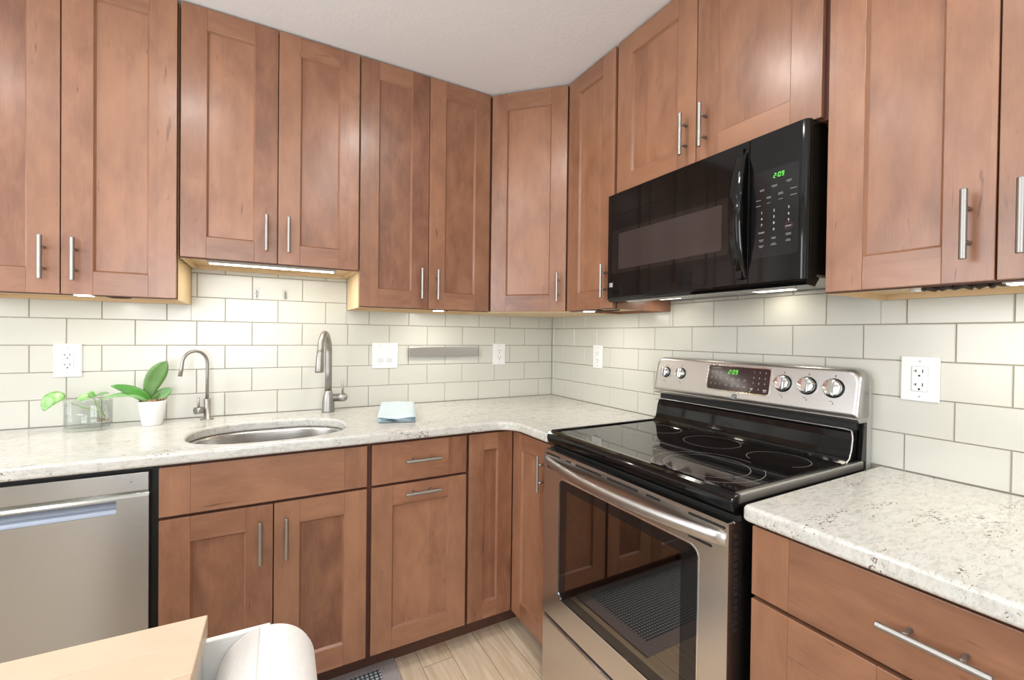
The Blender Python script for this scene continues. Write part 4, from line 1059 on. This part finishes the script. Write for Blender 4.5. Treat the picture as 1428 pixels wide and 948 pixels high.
def leaf(name, base, tip, width, bend, m, parent, roll=(0, 0, 1), n=14, fold=0.15, tipw=1.0, peak=0.85, thick=0.0012):
    """blade from base to tip; bend = sideways bow vector; roll = direction the blade faces"""
    base, tip, bend, up = Vector(base), Vector(tip), Vector(bend), Vector(roll).normalized()
    b = MB(); rows = []
    for k in range(n + 1):
        t = k / n; c = base.lerp(tip, t) + bend * (4 * t * (1 - t))
        t2 = min(1, t + 0.02); t1 = max(0, t - 0.02)
        tg = ((base.lerp(tip, t2) + bend * (4 * t2 * (1 - t2))) - (base.lerp(tip, t1) + bend * (4 * t1 * (1 - t1)))).normalized()
        sd = tg.cross(up).normalized(); nn = sd.cross(tg)
        w = width / 2 * (math.sin(PI * min(1, 0.06 + 0.94 * t ** peak)) ** 0.62) * (1 if t < .97 else .5)
        w = max(w, 0.0012)
        rows.append([b.bm.verts.new(c + sd * w * q + nn * (fold * abs(q) * w)) for q in (-1, -.5, 0, .5, 1)])
    for A, B in zip(rows[:-1], rows[1:]):
        for i in range(4): f = b.bm.faces.new((A[i], A[i + 1], B[i + 1], B[i])); f.smooth = True
    o = b.build(name, m, parent, recalc=False)
    md = o.modifiers.new('solid', 'SOLIDIFY'); md.thickness = thick
    return o
r = thing('potted_orchid', 'small white pot of bark with broad green orchid leaves beside the glass vase', 'potted plant', (-1.963, -0.108, ZC))
pc = (-1.963, -0.108, ZC)
b = MB(); b.lathe(pc, [(0, 0.0004), (0.0315, 0.0004), (0.033, 0.002), (0.0455, 0.093), (0.0450, 0.0955), (0.0425, 0.0945), (0.041, 0.080), (0, 0.079)], 44, caps=False); b.build('pot', 'whitegloss', r)
b = MB(); b.lathe(pc, [(0, 0.099), (0.020, 0.099), (0.036, 0.0965), (0.0430, 0.0935), (0.0405, 0.0805), (0, 0.0800)], 30, caps=False)
rnd = random.Random(3)
for k in range(46):
    a = rnd.random() * 2 * PI; q = 0.038 * rnd.random() ** .5; L = 0.006 + rnd.random() * 0.006; a2 = rnd.random() * 2 * PI
    c = Vector(pc) + Vector((q * math.cos(a), q * math.sin(a), 0.0985))
    e = Vector((math.cos(a2) * L, math.sin(a2) * L, rnd.random() * 0.005)); b.tube([c - e * .5, c + e * .5], 0.0022 + rnd.random() * .0015, 5)
b.build('bark', 'bark', r)
leaf('leaf', (-1.976, -0.108, 1.006), (-1.916, -0.116, 1.163), 0.062, (-0.012, 0, 0.004), 'leafolive', r, roll=(0.15, -1, 0.1), peak=1.55)
leaf('leaf', (-1.965, -0.120, 1.006), (-2.077, -0.150, 1.076), 0.040, (0.004, 0, 0.010), 'leafdark', r, roll=(-0.3, -0.75, 0.6))
leaf('leaf', (-1.972, -0.125, 1.006), (-2.098, -0.170, 1.033), 0.030, (0.010, 0, 0.020), 'leafpale', r, roll=(-0.1, -0.5, 0.85))
leaf('leaf', (-1.958, -0.100, 1.006), (-1.904, -0.085, 1.050), 0.042, (0.0, 0, 0.006), 'leafpale', r, roll=(0.2, -0.9, 0.35))
leaf('leaf', (-1.962, -0.118, 1.004), (-1.940, -0.125, 1.040), 0.016, (0.0, 0, 0.003), 'leafolive', r, roll=(0.2, -1, 0.2))

r = thing('pothos_cutting', 'trailing variegated green vine cutting with roots standing in the glass vase', 'plant', (-2.146, -0.118, 0.93))
b = MB(); b.tube([(-2.100, -0.125, 0.945), (-2.098, -0.125, 0.962), (-2.120, -0.130, 0.985), (-2.160, -0.135, 1.000), (-2.187, -0.137, 1.016), (-2.203, -0.148, 1.036)], [0.0016, 0.002, 0.002, 0.0018, 0.0016, 0.0014], 8); b.build('stem', 'vine', r)
b = MB(); b.tube([(-2.118, -0.110, 0.950), (-2.124, -0.110, 0.972), (-2.128, -0.108, 1.000), (-2.134, -0.106, 1.025), (-2.146, -0.112, 1.036)], 0.0015, 8); b.build('stem', 'vine', r)
b = MB(); b.tube([(-2.104, -0.115, 0.968), (-2.122, -0.110, 1.003), (-2.118, -0.104, 1.036), (-2.108, -0.10, 1.040)], 0.0013, 8); b.build('stem', 'vine', r)
leaf('leaf', (-2.203, -0.148, 1.038), (-2.250, -0.170, 0.998), 0.048, (-0.006, 0, 0.020), 'pothos', r, roll=(0.2, -0.75, 0.6))
leaf('leaf', (-2.146, -0.112, 1.036), (-2.176, -0.125, 1.022), 0.030, (0, 0, 0.005), 'pothos', r, roll=(0.1, -0.8, 0.6))
leaf('leaf', (-2.140, -0.112, 1.034), (-2.130, -0.122, 1.052), 0.026, (0, 0, 0.004), 'pothos', r, roll=(0.1, -0.9, 0.3))
leaf('leaf', (-2.128, -0.106, 1.038), (-2.094, -0.10, 1.044), 0.010, (0, 0, 0.005), 'leafpale', r, roll=(0, -0.6, 0.8))
b = MB(); rnd = random.Random(11)
for k in range(14):
    p = Vector((-2.102 + rnd.uniform(-.012, .006), -0.122 + rnd.uniform(-.006, .006), 0.950)); pth = [p.copy()]
    for j in range(4): p = p + Vector((rnd.uniform(-.012, .010), rnd.uniform(-.006, .006), rnd.uniform(-.006, .003))); p.z = max(p.z, 0.9335); p.x = min(p.x, -2.092); pth.append(p.copy())
    b.tube(pth, 0.0008, 5)
b.build('roots', 'root', r)

# folded towel: stacked, sagging layers
r = thing('folded_towel', 'light blue terry cloth towel folded on the worktop right of the tall faucet', 'towel', (-1.06, -0.30, ZC))
FLc = Vector((-1.170, -0.458)); ex = Vector((0.146, -0.044)); ey = Vector((0.088, 0.335))
def layer(z0, z1, ins, name, m, sag, seed, sub=2):
    b = MB(); rd = random.Random(seed); NX, NY = 14, 20; top = []; bot = []
    for i in range(NX + 1):
        rt, rb = [], []
        for j in range(NY + 1):
            u, v = i / NX, j / NY
            uu = ins + (1 - 2 * ins) * u; vv = ins * .5 + (1 - ins) * v
            p = FLc + ex * uu + ey * vv
            edge = min(u, 1 - u, v, 1 - v); dome = min(1, edge * 7) ** .5
            w = 0.0012 * math.sin(9 * u + seed) * math.sin(5 * v + seed) - sag * (1 - min(1, v * 5)) * (0.5 + 0.5 * math.cos(PI * (2 * u - 1)))
            K = 1 + 0.55 * v; up = lambda z: ZC + (z - ZC) * K
            rt.append(b.bm.verts.new((p.x, p.y, up(z0 + (z1 - z0) * (.55 + .45 * dome) + w))))
            rb.append(b.bm.verts.new((p.x, p.y, up(z0 + (z1 - z0) * (.45 - .45 * dome) + (w if sag else 0)))))
        top.append(rt); bot.append(rb)
    for i in range(NX):
        for j in range(NY):
            f = b.bm.faces.new((top[i][j], top[i + 1][j], top[i + 1][j + 1], top[i][j + 1])); f.smooth = True
            f = b.bm.faces.new((bot[i][j], bot[i][j + 1], bot[i + 1][j + 1], bot[i + 1][j])); f.smooth = True
    for i in range(NX):
        for jj in (0, NY): f = b.bm.faces.new((top[i][jj], bot[i][jj], bot[i + 1][jj], top[i + 1][jj])); f.smooth = True
    for j in range(NY):
        for ii in (0, NX): f = b.bm.faces.new((top[ii][j], bot[ii][j], bot[ii][j + 1], top[ii][j + 1])); f.smooth = True
    return b.build(name, m, r)
layer(ZC + 0.0005, ZC + 0.0075, 0.0, 'bottom_fold', 'towelhem', 0, 1)
layer(ZC + 0.0070, ZC + 0.0140, 0.015, 'middle_fold', 'towel', 0, 2)
layer(ZC + 0.0135, ZC + 0.0195, 0.004, 'inner_fold', 'towelhem', 0, 3)
layer(ZC + 0.0190, ZC + 0.0275, -0.012, 'top_fold', 'towel', 0.006, 4)

# ---------------------------------------------------------------- foreground cart, paper towels
ang = -0.028
ca, sa = math.cos(ang), math.sin(ang)
K0 = Vector((-1.6375, -1.590))
CART = lambda u, w, z: (K0.x + u * ca - w * sa, K0.y + u * sa + w * ca, z)   # u right, w away from the camera
r = thing('kitchen_cart', 'white kitchen cart with a pale oak top in the lower left foreground', 'cart', (-1.90, -1.82, FLOOR))
b = MB(CART)
for k in range(8): b.box((-0.560, -0.46 + k * 0.0575, 0.872), (0.0, -0.46 + (k + 1) * 0.0575, 0.900), 0)
b.build('top', 'butcher', r, bevel=0.0012)
b = MB(CART); b.box((-0.545, -0.445, 0.10), (-0.015, -0.015, 0.8715)); b.build('cabinet_box', 'cart', r, bevel=0.003)
for (u, w) in ((-0.53, -0.43), (-0.03, -0.43), (-0.53, -0.03), (-0.03, -0.03)):
    b = MB(CART); b.box((u - .018, w - .018, FLOOR), (u + .018, w + .018, 0.0995)); b.build('leg', 'cart', r)
zf = 0.812 - 0.0605
b = MB(CART); b.box((-0.014, -0.42, zf - 0.014), (0.112, 0.0095, zf)); b.build('side_shelf', 'cart', r, bevel=0.0015)
b = MB(CART); b.box((-0.014, 0.0, zf + .0002), (0.074, 0.0095, 0.8630)); b.build('end_board', 'cart', r, bevel=0.0015)
b = MB(CART); b.box((-0.0140, -0.42, zf + .0002), (-0.006, -0.0005, 0.8630)); b.build('side_board', 'cart', r, bevel=0.0015)
r = thing('paper_towel_roll', 'white paper towel roll lying on the side shelf of the cart', 'paper towels', (-1.564, -1.76, 0.752))
b = MB(CART); uc, zz, R_ = 0.0715, 0.812, 0.0595
prof = []
seg = 56
def spir(t): return R_ * (1.0 + (0.028 if t > 0.93 else 0.0))
L0, L1 = -0.0020, -0.300
rings = []
for (w, k) in ((L0 + 0.0, 0.34), (L0 + 0.002, 0.60), (L0 - 0.0, 0.86), (L0 - 0.005, 0.955), (L0 - 0.015, 1.0), (L0 - 0.10, 1.008), (L0 - 0.2, 1.0), (L1, 0.985), (L1, 0.34)):
    rings.append([b.bm.verts.new(b.P((uc + R_ * k  * math.cos(t), w, zz + R_ * k  * math.sin(t)))) for t in [2 * PI * q / seg for q in range(seg)]])
for A, B in zip(rings[:-1], rings[1:]):
    for i in range(seg): f = b.bm.faces.new((A[i], A[(i + 1) % seg], B[(i + 1) % seg], B[i])); f.smooth = True
for i in range(seg): f = b.bm.faces.new((rings[-1][i], rings[-1][(i + 1) % seg], rings[0][(i + 1) % seg], rings[0][i])); f.smooth = True
b.build('paper', 'paper', r)
b = MB(CART); b.tube([(uc, L0 + 0.001, zz), (uc, L1 - 0.001, zz)], R_ * 0.335, 24, caps=False); o = b.build('core', 'cardboard', r)
b = MB(CART); pts = []
for k in range(41):
    t = PI * 0.50 + 0.16 + 1.9 * k / 40; q = R_ * 1.008 + 0.0004 + 0.0008 * (1 - k / 40)
    pts.append((uc + q * math.cos(t), zz + q * math.sin(t)))
va = [b.bm.verts.new(b.P((p[0], L0 - 0.010, p[1]))) for p in pts]; vb = [b.bm.verts.new(b.P((p[0], L1 + 0.005, p[1]))) for p in pts]
for i in range(len(pts) - 1): f = b.bm.faces.new((va[i], va[i + 1], vb[i + 1], vb[i])); f.smooth = True
o = b.build('loose_sheet', 'paper', r); md = o.modifiers.new('solid', 'SOLIDIFY'); md.thickness = 0.0006

# ---------------------------------------------------------------- floor mat
r = thing('floor_mat', 'mauve grey floor mat with a dotted centre in front of the sink cabinet', 'mat', (-1.50, -0.75, FLOOR))
b = MB(); b.box((-1.950, -1.02, FLOOR + 0.0003), (-1.116, -0.512, FLOOR + 0.006)); b.build('border', 'matborder', r, bevel=0.002)
b = MB(); b.box((-1.880, -0.95, FLOOR + 0.0060), (-1.180, -0.572, FLOOR + 0.0075)); b.build('woven_centre', 'matweave', r)

# ---------------------------------------------------------------- ceiling lights
CG = 'recessed ceiling lights'
for (x, y, lb) in ((-1.10, -1.20, 'round recessed ceiling light nearest the range'), (-1.93, -1.25, 'round recessed ceiling light over the sink side'), (-2.72, -1.32, 'round recessed ceiling light at the left end of the kitchen'),
                   (-1.15, -2.05, 'unseen ceiling light added above the right worktop end to brighten that side'), (-1.10, -2.9, 'round recessed ceiling light behind the camera on the range side'), (-2.3, -2.9, 'round recessed ceiling light behind the camera on the left')):
    r = thing('recessed_ceiling_light', lb, 'ceiling light', (x, y, CEIL), CG)
    b = MB(); b.lathe((x, y, CEIL), [(0.085, -0.0005), (0.085, -0.004), (0.072, -0.006), (0.066, -0.004), (0.066, -0.0008)], 36, caps=False); b.build('trim_ring', 'white', r)
    b = MB(); b.lathe((x, y, CEIL), [(0, -0.003), (0.065, -0.003), (0.065, -0.0005), (0, -0.0005)], 36, caps=False); b.build('lens', 'canlens', r)
    area_light('lamp_glow', (0, 0, -0.012), (0, 0, 0), 0.16, 0.16, CAN_POWER * (1.7 if y == -2.05 else 1.0), (1.0, 0.975, 0.945), r, shape='DISK')  # the stronger can is an added one, brightening the right-hand side

for o in scene.objects:
    if '_g' in o: del o['_g']
